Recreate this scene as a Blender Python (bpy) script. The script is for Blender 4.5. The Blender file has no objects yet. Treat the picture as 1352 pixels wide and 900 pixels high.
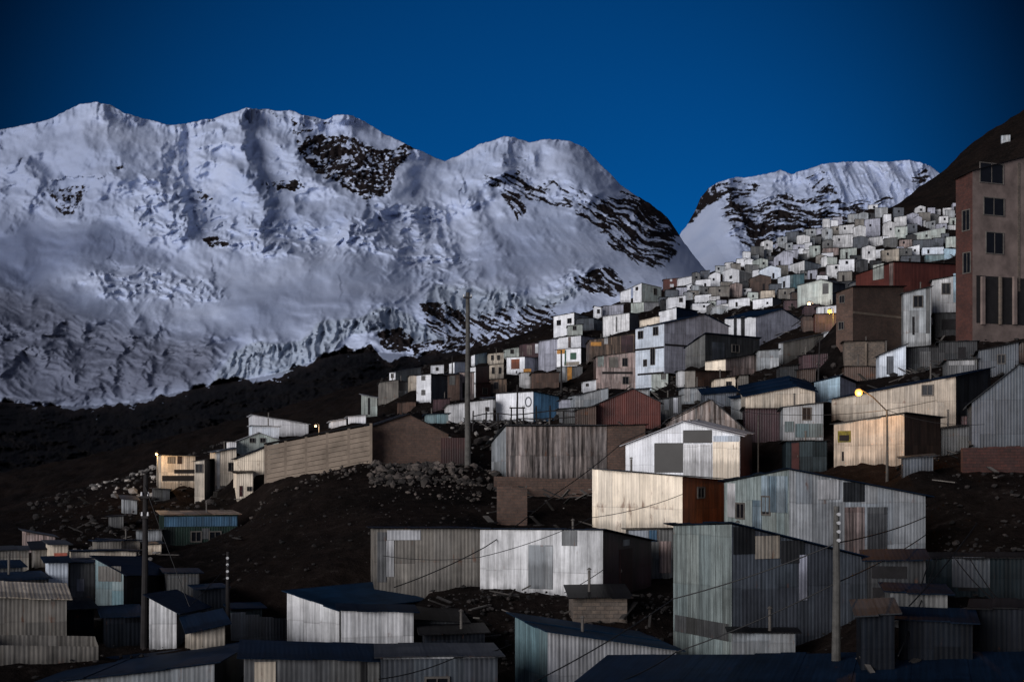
import bpy, bmesh, math, random
import numpy as np
from math import sin, cos, atan, radians, pi
from mathutils import Vector

random.seed(7)
SC = bpy.context.scene
COL = SC.collection
F = 1878.0            # focal length in pixels of the 1352 px wide photograph
CX, HY = 676.0, 620.0  # optical axis column, eye level row


def DW(Y):
    return Y + 0.8 * max(0.0, Y - 150.0)


def at(px, py, Y):
    Y = DW(Y)
    return Vector(((px - CX) / F * Y, Y, (HY - py) / F * Y))


# ------------------------------------------------------------------ noise
def _h(ix, iy, s):
    n = (ix.astype(np.int64) * 374761393 + iy.astype(np.int64) * 668265263 + s * 1442695041) & 0x7fffffff
    n = ((n ^ (n >> 13)) * 1274126177) & 0x7fffffff
    n = (n ^ (n >> 16)) & 0xffff
    return n / 65535.0 * 2 * pi


def pn(x, y, s=0):
    ix, iy = np.floor(x), np.floor(y)
    fx, fy = x - ix, y - iy
    u = fx * fx * fx * (fx * (fx * 6 - 15) + 10)
    v = fy * fy * fy * (fy * (fy * 6 - 15) + 10)

    def g(dx, dy):
        a = _h(ix + dx, iy + dy, s)
        return np.cos(a) * (fx - dx) + np.sin(a) * (fy - dy)
    return ((g(0, 0) * (1 - u) + g(1, 0) * u) * (1 - v) + (g(0, 1) * (1 - u) + g(1, 1) * u) * v) * 1.45


def fbm(x, y, o=5, s=0, g=0.5, l=2.03):
    r, a, t = 0, 1.0, 0
    for k in range(o):
        r = r + a * pn(x, y, s + k * 17)
        t += a
        x, y, a = x * l + 3.7, y * l - 1.9, a * g
    return r / t * 1.6


def ridged(x, y, o=5, s=0, g=0.55, l=2.1):
    r, a, t = 0, 1.0, 0
    w = 1.0
    for k in range(o):
        n = (1 - np.abs(pn(x, y, s + k * 13))) ** 2 * w
        w = np.clip(n * 1.6, 0, 1)
        r = r + a * n
        t += a
        x, y, a = x * l + 5.1, y * l + 2.3, a * g
    return r / t


def sstep(a, b, x):
    t = np.clip((x - a) / (b - a), 0, 1)
    return t * t * (3 - 2 * t)


def sdpoly(x, y, P):
    """signed distance, positive inside"""
    d = np.full(x.shape, 1e9)
    ins = np.zeros(x.shape, bool)
    n = len(P)
    for i in range(n):
        ax, ay = P[i]
        bx, by = P[(i + 1) % n]
        ex, ey = bx - ax, by - ay
        t = np.clip(((x - ax) * ex + (y - ay) * ey) / (ex * ex + ey * ey + 1e-9), 0, 1)
        d = np.minimum(d, (x - ax - t * ex) ** 2 + (y - ay - t * ey) ** 2)
        c = ((ay > y) != (by > y))
        with np.errstate(divide='ignore', invalid='ignore'):
            xi = (bx - ax) * (y - ay) / (by - ay + 1e-12) + ax
        ins ^= c & (x < xi)
    d = np.sqrt(d)
    return np.where(ins, d, -d)


def ridge_line(x, y, P, wl, wr):
    """tent along a polyline, wl wide to its left, wr to its right; fades at the ends"""
    best = np.full(x.shape, 1e9)
    val = np.zeros(x.shape)
    seg = [math.dist(P[k], P[k + 1]) for k in range(len(P) - 1)]
    tot = sum(seg)
    for i in range(len(P) - 1):
        ax, ay = P[i]
        bx, by = P[i + 1]
        ex, ey = bx - ax, by - ay
        L2 = ex * ex + ey * ey
        t = np.clip(((x - ax) * ex + (y - ay) * ey) / L2, 0, 1)
        dx, dy = x - ax - t * ex, y - ay - t * ey
        d = np.sqrt(dx * dx + dy * dy)
        m = d < best
        tg = (sum(seg[:i]) + t * seg[i]) / tot
        v = np.clip(1 - d / np.where(dx < 0, wl, wr), 0, 1)
        v = v * v * (3 - 2 * v) * .5 + v * .5
        v = v * (1 - .85 * sstep(.55, 1.0, tg))
        val = np.where(m, v, val)
        best = np.where(m, d, best)
    return val


# -------------------------------------------------------------- materials
def new_mat(name):
    m = bpy.data.materials.new(name)
    m.use_nodes = True
    nt = m.node_tree
    return m, nt, nt.nodes, nt.links, nt.nodes['Principled BSDF']


class G:
    """tiny helper for shader graphs"""
    def __init__(s, nt):
        s.nt, s.N, s.L = nt, nt.nodes, nt.links

    def val(s, sock, v):
        if isinstance(v, bpy.types.NodeSocket):
            s.L.new(v, sock)
        else:
            sock.default_value = v

    def math(s, op, a, b=0.0, c=0.0):
        n = s.N.new('ShaderNodeMath')
        n.operation = op
        s.val(n.inputs[0], a)
        s.val(n.inputs[1], b)
        s.val(n.inputs[2], c)
        return n.outputs[0]

    def comb(s, x, y, z=0.0):
        n = s.N.new('ShaderNodeCombineXYZ')
        s.val(n.inputs[0], x)
        s.val(n.inputs[1], y)
        s.val(n.inputs[2], z)
        return n.outputs[0]

    def noise(s, vec, scale=1.0, detail=3.0, rough=0.55):
        n = s.N.new('ShaderNodeTexNoise')
        s.L.new(vec, n.inputs['Vector'])
        n.inputs['Scale'].default_value = scale
        n.inputs['Detail'].default_value = detail
        n.inputs['Roughness'].default_value = rough
        return n.outputs['Fac']

    def white(s, vec):
        n = s.N.new('ShaderNodeTexWhiteNoise')
        n.noise_dimensions = '3D'
        s.L.new(vec, n.inputs['Vector'])
        return n.outputs['Value']

    def ramp(s, f, a, b, lo=0.0, hi=1.0):
        n = s.N.new('ShaderNodeMapRange')
        n.interpolation_type = 'SMOOTHSTEP'
        s.val(n.inputs[0], f)
        n.inputs[1].default_value, n.inputs[2].default_value = a, b
        n.inputs[3].default_value, n.inputs[4].default_value = lo, hi
        return n.outputs[0]

    def mix(s, f, a, b, mode='MIX'):
        n = s.N.new('ShaderNodeMix')
        n.data_type = 'RGBA'
        n.blend_type = mode
        s.val(n.inputs[0], f)
        for k, v in ((6, a), (7, b)):
            if isinstance(v, bpy.types.NodeSocket):
                s.L.new(v, n.inputs[k])
            else:
                n.inputs[k].default_value = (*v, 1)
        return n.outputs[2]

    def scale(s, col, f):
        """colour times a number"""
        n = s.N.new('ShaderNodeVectorMath')
        n.operation = 'SCALE'
        s.L.new(col, n.inputs[0])
        s.val(n.inputs['Scale'], f)
        return n.outputs[0]

    def bump(s, h, dist, strength, bsdf):
        n = s.N.new('ShaderNodeBump')
        n.inputs['Strength'].default_value = strength
        n.inputs['Distance'].default_value = dist
        s.L.new(h, n.inputs['Height'])
        s.L.new(n.outputs[0], bsdf.inputs['Normal'])


RUST = (0.13, 0.045, 0.016)


def tin(name, col, var=0.3, rust=0.25, stripe=0.35, col2=None, rough=0.5, sheet=(0.82, 1.9), pitch=0.16, bump=0.016, dirt=0.3, lap=0.72, ribd=0.89, spec=0.35):
    m, nt, N, L, b = new_mat(name)
    g = G(nt)
    uv = N.new('ShaderNodeUVMap').outputs[0]
    sp = N.new('ShaderNodeSeparateXYZ')
    L.new(uv, sp.inputs[0])
    u, v = sp.outputs[0], sp.outputs[1]
    rnd = N.new('ShaderNodeObjectInfo').outputs['Random']
    ro = g.math('MULTIPLY', rnd, 37.0)
    su = g.math('FLOOR', g.math('DIVIDE', u, sheet[0]))
    wob = g.math('MULTIPLY', g.white(g.comb(su, ro, 9.0)), 0.05)
    sv = g.math('FLOOR', g.math('ADD', g.math('DIVIDE', v, sheet[1]), wob))
    w1 = g.white(g.comb(su, sv, ro))
    w2 = g.white(g.comb(sv, su, g.math('ADD', ro, 3.3)))
    # sheet to sheet differences
    f = g.math('MULTIPLY_ADD', w1, 2 * var, 1 - var)
    c = g.mix(g.math('MULTIPLY', w2, 0.75), col, col2 or [x * y for x, y in zip(col, (0.8, 0.9, 1.0))])
    # long vertical streaks and the fine ribs
    st = g.noise(g.comb(g.math('MULTIPLY', u, 4.5), g.math('MULTIPLY', v, 0.22), ro), 1.0, 5, 0.75)
    f = g.math('MULTIPLY', f, g.ramp(st, 0.34, 0.66, 1 - stripe * 1.15, 1 + stripe * 0.55))
    rib = g.math('SINE', g.math('MULTIPLY', u, 2 * pi / pitch))
    f = g.math('MULTIPLY', f, g.ramp(rib, -1.0, -0.2, ribd, 1.0))  # groove shade of the ribs darkened into the colour
    # laps between sheets
    fu = g.math('FRACT', g.math('DIVIDE', u, sheet[0]))
    f = g.math('MULTIPLY', f, g.ramp(fu, 0.0, 0.06, lap, 1.0))
    fv = g.math('FRACT', g.math('ADD', g.math('DIVIDE', v, sheet[1]), wob))
    f = g.math('MULTIPLY', f, g.ramp(fv, 0.0, 0.04, min(1, lap + .05), 1.0))
    # grime
    dn = g.noise(g.comb(u, v, ro), 0.9, 5, 0.65)
    f = g.math('MULTIPLY', f, g.ramp(dn, 0.25, 0.65, 1 - dirt, 1.05))
    f = g.math('MULTIPLY', f, g.ramp(rnd, 0.0, 1.0, 0.88, 1.1))
    f = g.math('MULTIPLY', f, g.ramp(g.math('ADD', v, g.math('MULTIPLY', st, 0.9)), 1.35, 1.75, 0.62, 1.0))
    c = g.scale(c, f)
    rn = g.noise(g.comb(g.math('MULTIPLY', u, 3.0), g.math('MULTIPLY', v, 0.8), g.math('ADD', ro, 11.0)), 1.0, 6, 0.7)
    rn = g.math('ADD', rn, g.ramp(fv, 0.0, 0.22, 0.07, 0.0))
    c = g.mix(g.math('MULTIPLY', g.ramp(rn, 0.68 - rust * 0.28, 0.82 - rust * 0.2), 0.75), c, RUST)
    L.new(c, b.inputs['Base Color'])
    b.inputs['Roughness'].default_value = rough
    b.inputs['Specular IOR Level'].default_value = spec
    h = g.math('ADD', g.math('MULTIPLY', rib, 0.5), g.math('MULTIPLY', w1, 0.8))
    dent = g.noise(g.comb(u, v, ro), 1.6, 3, 0.5)
    h = g.math('MULTIPLY_ADD', dent, 1.6, h)
    g.bump(h, bump, 0.6, b)
    return m


def brick(name, c1, c2, mortar, sx=2.6, sy=5.5, dirt=0.4):
    m, nt, N, L, b = new_mat(name)
    g = G(nt)
    uv = N.new('ShaderNodeUVMap').outputs[0]
    t = N.new('ShaderNodeTexBrick')
    L.new(uv, t.inputs['Vector'])
    t.inputs['Color1'].default_value = (*c1, 1)
    t.inputs['Color2'].default_value = (*c2, 1)
    t.inputs['Mortar'].default_value = (*mortar, 1)
    t.inputs['Scale'].default_value = 2.2
    t.inputs['Mortar Size'].default_value = 0.02
    t.inputs['Brick Width'].default_value = 0.8
    t.inputs['Row Height'].default_value = 0.35
    n = g.noise(uv, 0.7, 6, 0.7)
    n2 = g.noise(uv, 5.0, 4, 0.7)
    f = g.math('MULTIPLY', g.ramp(n, 0.25, 0.7, 1 - dirt, 1.2), g.ramp(n2, 0.2, 0.8, 0.7, 1.25))
    c = g.scale(t.outputs[0], f)
    L.new(c, b.inputs['Base Color'])
    b.inputs['Roughness'].default_value = 0.9
    g.bump(g.math('MULTIPLY_ADD', t.outputs['Fac'], -0.6, n2), 0.03, 0.7, b)
    return m


def plain(name, col, rough=0.6, nz=0.25, scale=2.0, spec=0.3):
    m, nt, N, L, b = new_mat(name)
    g = G(nt)
    tc = N.new('ShaderNodeTexCoord').outputs['Object']
    n = g.noise(tc, scale, 5, 0.65)
    rgb = N.new('ShaderNodeRGB')
    rgb.outputs[0].default_value = (*col, 1)
    L.new(g.scale(rgb.outputs[0], g.ramp(n, 0.25, 0.75, 1 - nz, 1 + nz)), b.inputs['Base Color'])
    b.inputs['Roughness'].default_value = rough
    b.inputs['Specular IOR Level'].default_value = spec
    g.bump(n, 0.02, 0.4, b)
    return m


def emit(name, col, s):
    m, nt, N, L, b = new_mat(name)
    b.inputs['Base Color'].default_value = (*col, 1)
    b.inputs['Emission Color'].default_value = (*col, 1)
    b.inputs['Emission Strength'].default_value = s
    return m


RF = dict(sheet=(0.85, 3.2), lap=0.8, ribd=0.95, bump=0.004, stripe=0.2, spec=0.06)
SPEC = {
    # name: (colour, kwargs, word)
    'zinc': ((0.34, 0.35, 0.355), dict(col2=(0.28, 0.315, 0.345)), 'grey'),
    'zincl': ((0.65, 0.65, 0.655), dict(col2=(0.5, 0.51, 0.52), var=0.14, rust=0.12), 'light grey'),
    'white': ((0.80, 0.815, 0.84), dict(col2=(0.71, 0.73, 0.78), var=0.1, rust=0.05, stripe=0.2, dirt=0.25), 'white'),
    'bwhite': ((0.72, 0.78, 0.86), dict(col2=(0.62, 0.71, 0.82), var=0.12, rust=0.05, stripe=0.2, dirt=0.25), 'pale blue'),
    'ice': ((0.42, 0.58, 0.70), dict(col2=(0.34, 0.5, 0.6), var=0.14, rust=0.08), 'light blue'),
    'mint': ((0.40, 0.46, 0.43), dict(col2=(0.46, 0.48, 0.44), var=0.15, rust=0.1), 'pale green'),
    'greenz': ((0.22, 0.27, 0.27), dict(col2=(0.27, 0.30, 0.28), var=0.2, rust=0.12, stripe=0.45), 'green grey'),
    'lav': ((0.40, 0.41, 0.48), dict(col2=(0.36, 0.37, 0.44), var=0.14, rust=0.06), 'lilac grey'),
    'cream': ((0.88, 0.75, 0.58), dict(col2=(0.84, 0.75, 0.62), var=0.1, rust=0.42, stripe=0.22, dirt=0.2), 'cream'),
    'tan': ((0.195, 0.178, 0.155), dict(col2=(0.16, 0.152, 0.14), var=0.22, rust=0.3), 'tan'),
    'tanl': ((0.56, 0.48, 0.38), dict(col2=(0.48, 0.43, 0.36), var=0.2, rust=0.25), 'sandy'),
    'pink': ((0.30, 0.22, 0.20), dict(col2=(0.36, 0.30, 0.28), var=0.3, rust=0.3, stripe=0.6), 'pinkish brown'),
    'teal': ((0.10, 0.19, 0.22), dict(col2=(0.20, 0.24, 0.24), var=0.3, rust=0.15), 'teal'),
    'blue': ((0.07, 0.16, 0.27), dict(col2=(0.09, 0.2, 0.32), var=0.2, rust=0.08), 'blue'),
    'steel': ((0.17, 0.25, 0.31), dict(col2=(0.30, 0.35, 0.38), var=0.3, rust=0.1, stripe=0.5), 'steel blue'),
    'gloom': ((0.011, 0.013, 0.018), dict(col2=(0.008, 0.011, 0.016), var=0.4, rust=0.04, spec=0.06), 'near black'),  # dimness of the lower corners and bottom edge put into the colour
    'red': ((0.105, 0.028, 0.021), dict(col2=(0.085, 0.025, 0.02), var=0.14, rust=0.1, stripe=0.2), 'rust red'),
    'orange': ((0.25, 0.065, 0.022), dict(col2=(0.19, 0.05, 0.018), var=0.15, rust=0.2), 'orange brown'),
    'maroon': ((0.055, 0.025, 0.03), dict(col2=(0.07, 0.04, 0.045), var=0.25, rust=0.2), 'maroon'),
    'dark': ((0.045, 0.045, 0.047), dict(col2=(0.035, 0.04, 0.045), var=0.35, rust=0.1, spec=0.12), 'dark grey'),
    'mid': ((0.12, 0.12, 0.115), dict(col2=(0.10, 0.105, 0.115), var=0.3, rust=0.2), 'dull grey'),
    'slate': ((0.085, 0.095, 0.115), dict(col2=(0.065, 0.08, 0.095), var=0.3, rust=0.12), 'slate grey'),
    'dteal': ((0.016, 0.029, 0.036), dict(col2=(0.022, 0.029, 0.034), var=0.4, rust=0.06, spec=0.08), 'dark teal'),
    'green': ((0.012, 0.03, 0.022), dict(col2=(0.01, 0.02, 0.016), var=0.3, rust=0.1), 'dark green'),
    'brown': ((0.085, 0.05, 0.037), dict(col2=(0.06, 0.04, 0.03), var=0.35, rust=0.3), 'brown'),
    'wood': ((0.15, 0.10, 0.07), dict(col2=(0.10, 0.07, 0.055), var=0.4, rust=0.3, sheet=(0.22, 2.4), stripe=0.6), 'brown board'),
    'plank': ((0.30, 0.25, 0.225), dict(col2=(0.22, 0.2, 0.195), var=0.4, rust=0.3, sheet=(0.34, 2.3), stripe=0.75, pitch=0.34, bump=0.05), 'brown grey'),
    # roofs
    'navy': ((0.006, 0.017, 0.040), dict(col2=(0.005, 0.014, 0.031), var=0.15, rust=0.03, rough=0.6, **RF), 'dark blue'),
    'dblue': ((0.009, 0.032, 0.068), dict(col2=(0.008, 0.024, 0.05), var=0.15, rust=0.10, rough=0.6, **RF), 'blue'),
    'roofg': ((0.06, 0.063, 0.07), dict(col2=(0.045, 0.05, 0.056), var=0.25, rust=0.1, **RF), 'grey'),
    'roofl': ((0.5, 0.5, 0.52), dict(col2=(0.36, 0.37, 0.4), var=0.25, rust=0.15, **RF), 'pale'),
    'roofr': ((0.34, 0.24, 0.17), dict(col2=(0.30, 0.26, 0.21), var=0.5, rust=0.5, **RF), 'rusty'),
    'roofk': ((0.012, 0.012, 0.014), dict(col2=(0.016, 0.015, 0.016), var=0.25, rust=0.06, **RF), 'black'),
}
MATS = {}


def M(k):
    if k not in MATS:
        if k in SPEC:
            c, kw, _ = SPEC[k]
            MATS[k] = tin('tin_' + k, c, **kw)
        elif k == 'bbrick':
            MATS[k] = brick('brown_brick', (0.10, 0.058, 0.042), (0.075, 0.047, 0.036), (0.06, 0.05, 0.043))
        elif k == 'rbrick':
            MATS[k] = brick('red_brick', (0.075, 0.024, 0.017), (0.055, 0.02, 0.016), (0.04, 0.026, 0.022))
        elif k == 'gblock':
            MATS[k] = brick('grey_block', (0.15, 0.115, 0.09), (0.11, 0.09, 0.075), (0.07, 0.06, 0.05))
        elif k == 'rstone':
            MATS[k] = brick('red_stone', (0.07, 0.024, 0.018), (0.045, 0.02, 0.017), (0.03, 0.018, 0.015))
        elif k == 'plaster':
            MATS[k] = plain('tan_plaster', (0.16, 0.122, 0.108), 0.9, 0.4, 0.5)
        elif k == 'concrete':
            MATS[k] = plain('brown_concrete', (0.17, 0.135, 0.105), 0.9, 0.3, 0.7)
        elif k == 'pane':
            MATS[k] = plain('window_glass', (0.006, 0.007, 0.010), 0.3, 0.2, 2, 0.2)
        elif k == 'void':
            MATS[k] = plain('shade_dark_trim', (0.012, 0.011, 0.012), 0.9, 0.3)  # opening plates hold the inner shade in this colour; also dark trim
        elif k == 'frame':
            MATS[k] = plain('window_frame', (0.10, 0.09, 0.08), 0.7, 0.3)
        elif k == 'framew':
            MATS[k] = plain('white_frame', (0.6, 0.6, 0.6), 0.6, 0.2)
        elif k == 'doorred':
            MATS[k] = plain('door_red', (0.04, 0.012, 0.012), 0.6, 0.3)
        elif k == 'gatered':
            MATS[k] = tin('gate_red', (0.05, 0.013, 0.011), rust=0.2, ribd=.95, bump=.01)
        elif k == 'poster':
            MATS[k] = plain('poster_yellow', (0.13, 0.115, 0.012), 0.6, 0.7, 4)
        elif k == 'gpanel':
            MATS[k] = plain('grey_panel', (0.075, 0.073, 0.07), 0.7, 0.12, 0.6)
        elif k == 'gold':
            MATS[k] = plain('ochre_paint', (0.42, 0.2, 0.05), 0.7, 0.3)
        elif k == 'gwin':
            MATS[k] = plain('green_frame', (0.02, 0.07, 0.045), 0.6, 0.3)
        elif k == 'rpaint':
            MATS[k] = plain('red_paint', (0.42, 0.12, 0.08), 0.6, 0.4)
        elif k == 'polewood':
            MATS[k] = plain('pole_concrete', (0.075, 0.072, 0.066), 0.9, 0.35, 3)
        elif k == 'poledark':
            MATS[k] = plain('pole_dark', (0.02, 0.018, 0.018), 0.9, 0.3, 3)
        elif k == 'cable':
            MATS[k] = plain('cable_black', (0.008, 0.008, 0.009), 0.6, 0.1)
        elif k == 'porcelain':
            MATS[k] = plain('porcelain', (0.55, 0.55, 0.55), 0.3, 0.1)
    return MATS[k]


# ------------------------------------------------------------- mesh tools
def mesh_obj(name, verts, faces, mats, parent=None, uvs=None, mi=None, smooth=False):
    me = bpy.data.meshes.new(name)
    me.from_pydata([tuple(v) for v in verts], [], faces)
    for m in mats:
        me.materials.append(m)
    if mi:
        me.polygons.foreach_set('material_index', mi)
    if uvs:
        l = me.uv_layers.new(name='UVMap')
        l.data.foreach_set('uv', [c for f in uvs for p in f for c in p])
    if smooth:
        me.polygons.foreach_set('use_smooth', [True] * len(me.polygons))
    me.update()
    o = bpy.data.objects.new(name, me)
    COL.objects.link(o)
    if parent:
        o.parent = parent
    return o


def empty(name, loc, label, cat, group=None):
    o = bpy.data.objects.new(name, None)
    COL.objects.link(o)
    o.location = loc
    o.empty_display_size = 0.3
    o['label'] = label
    o['category'] = cat
    if group:
        o['group'] = group
    return o


def tag(o, label, cat, group=None):
    o['label'] = label
    o['category'] = cat
    if group:
        o['group'] = group
    return o


class MB:
    """collects faces with uvs (metres) for one mesh"""
    def __init__(s):
        s.v, s.f, s.uv, s.mi = [], [], [], []

    def poly(s, pts, uv=None, mi=0):
        i = len(s.v)
        s.v += [Vector(p) for p in pts]
        s.f.append(list(range(i, i + len(pts))))
        s.uv.append(uv or [(p[0] + p[1], p[2]) for p in pts])
        s.mi.append(mi)

    def box8(s, p, mi=0, uv=None):
        """p: bottom four then top four corners, both counter-clockwise from above"""
        for q in ((0, 1, 5, 4), (1, 2, 6, 5), (2, 3, 7, 6), (3, 0, 4, 7), (4, 5, 6, 7), (3, 2, 1, 0)):
            pts = [p[k] for k in q]
            if uv:
                s.poly(pts, [uv(x) for x in pts], mi)
            else:
                a, b, d = Vector(pts[0]), Vector(pts[1]), Vector(pts[3])
                w, h = (b - a).length, (d - a).length
                s.poly(pts, [(0, 0), (w, 0), (w, h), (0, h)], mi)

    def box(s, x0, x1, y0, y1, z0, z1, mi=0):
        s.box8([(x0, y0, z0), (x1, y0, z0), (x1, y1, z0), (x0, y1, z0), (x0, y0, z1), (x1, y0, z1), (x1, y1, z1), (x0, y1, z1)], mi)

    def tube(s, pts, rad, n=8, mi=0):
        pts = [Vector(p) for p in pts]
        rs = rad if isinstance(rad, (list, tuple)) else [rad] * len(pts)
        rings = []
        for i, p in enumerate(pts):
            t = (pts[min(i + 1, len(pts) - 1)] - pts[max(i - 1, 0)]).normalized()
            r = t.cross(Vector((0, 1, 0)))
            if r.length < 0.1:
                r = t.cross(Vector((1, 0, 0)))
            r.normalize()
            q = r.cross(t)
            rings.append([p + (r * cos(2 * pi * k / n) + q * sin(2 * pi * k / n)) * rs[i] for k in range(n)])
        for a, b in zip(rings, rings[1:]):
            for k in range(n):
                s.poly([a[k], a[(k + 1) % n], b[(k + 1) % n], b[k]], None, mi)
        s.poly(rings[0][::-1], None, mi)
        s.poly(rings[-1], None, mi)

    def build(s, name, mats, parent=None, smooth=False, weld=False):
        if not isinstance(mats, (list, tuple)):
            mats = [mats]
        o = mesh_obj(name, s.v, s.f, mats, parent, s.uv, s.mi, smooth)
        if weld:
            bm = bmesh.new()
            bm.from_mesh(o.data)
            bmesh.ops.remove_doubles(bm, verts=bm.verts, dist=1e-4)
            bmesh.ops.recalc_face_normals(bm, faces=bm.faces)
            bm.to_mesh(o.data)
            bm.free()
        return o
# ------------------------------------------------------------ the houses
FARH = []
CTRL = []     # ground control points (x, y, z)
LABELS = {}
HILL = 'tin houses stacked up the hillside'
NEAR = 'sheds and houses on the lower slope'


def roof_strips(mb, p00, p10, p01, p11, sheet, thick, jit):
    """sheets side by side from p00 to p10, each running p00 -> p01"""
    p00, p10, p01, p11 = map(Vector, (p00, p10, p01, p11))
    W = (p10 - p00).length
    n = max(1, int(round(W / sheet)))
    uo = random.random() * 50
    up = Vector((0, 0, thick))
    for i in range(n):
        a, b = i / n, (i + 1) / n
        lift = Vector((0, 0, random.uniform(0, jit * 0.25)))
        e0, e1 = random.uniform(-jit, jit), random.uniform(-jit, jit)
        A0, B0 = p00.lerp(p10, a), p00.lerp(p10, b)
        A1, B1 = p01.lerp(p11, a), p01.lerp(p11, b)
        dA, dB = (A1 - A0).normalized(), (B1 - B0).normalized()
        A0, B0, A1, B1 = A0 - dA * e0, B0 - dB * e0, A1 + dA * e1, B1 + dB * e1
        base = [A0 + lift, B0 + lift, B1 + lift, A1 + lift]
        q = base + [p + up for p in base]
        L = (A1 - A0).length
        w = W / n
        for ids, uv in (((4, 5, 6, 7), [(0, 0), (w, 0), (w, L), (0, L)]), ((3, 2, 1, 0), [(0, L), (w, L), (w, 0), (0, 0)]),
                        ((0, 1, 5, 4), [(0, 0), (w, 0), (w, .05), (0, .05)]), ((1, 2, 6, 5), [(0, 0), (.05, 0), (.05, L), (0, L)]),
                        ((2, 3, 7, 6), [(0, 0), (w, 0), (w, .05), (0, .05)]), ((3, 0, 4, 7), [(0, 0), (.05, 0), (.05, L), (0, L)])):
            mb.poly([q[k] for k in ids], [(u + uo + i * w, v) for u, v in uv])


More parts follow.
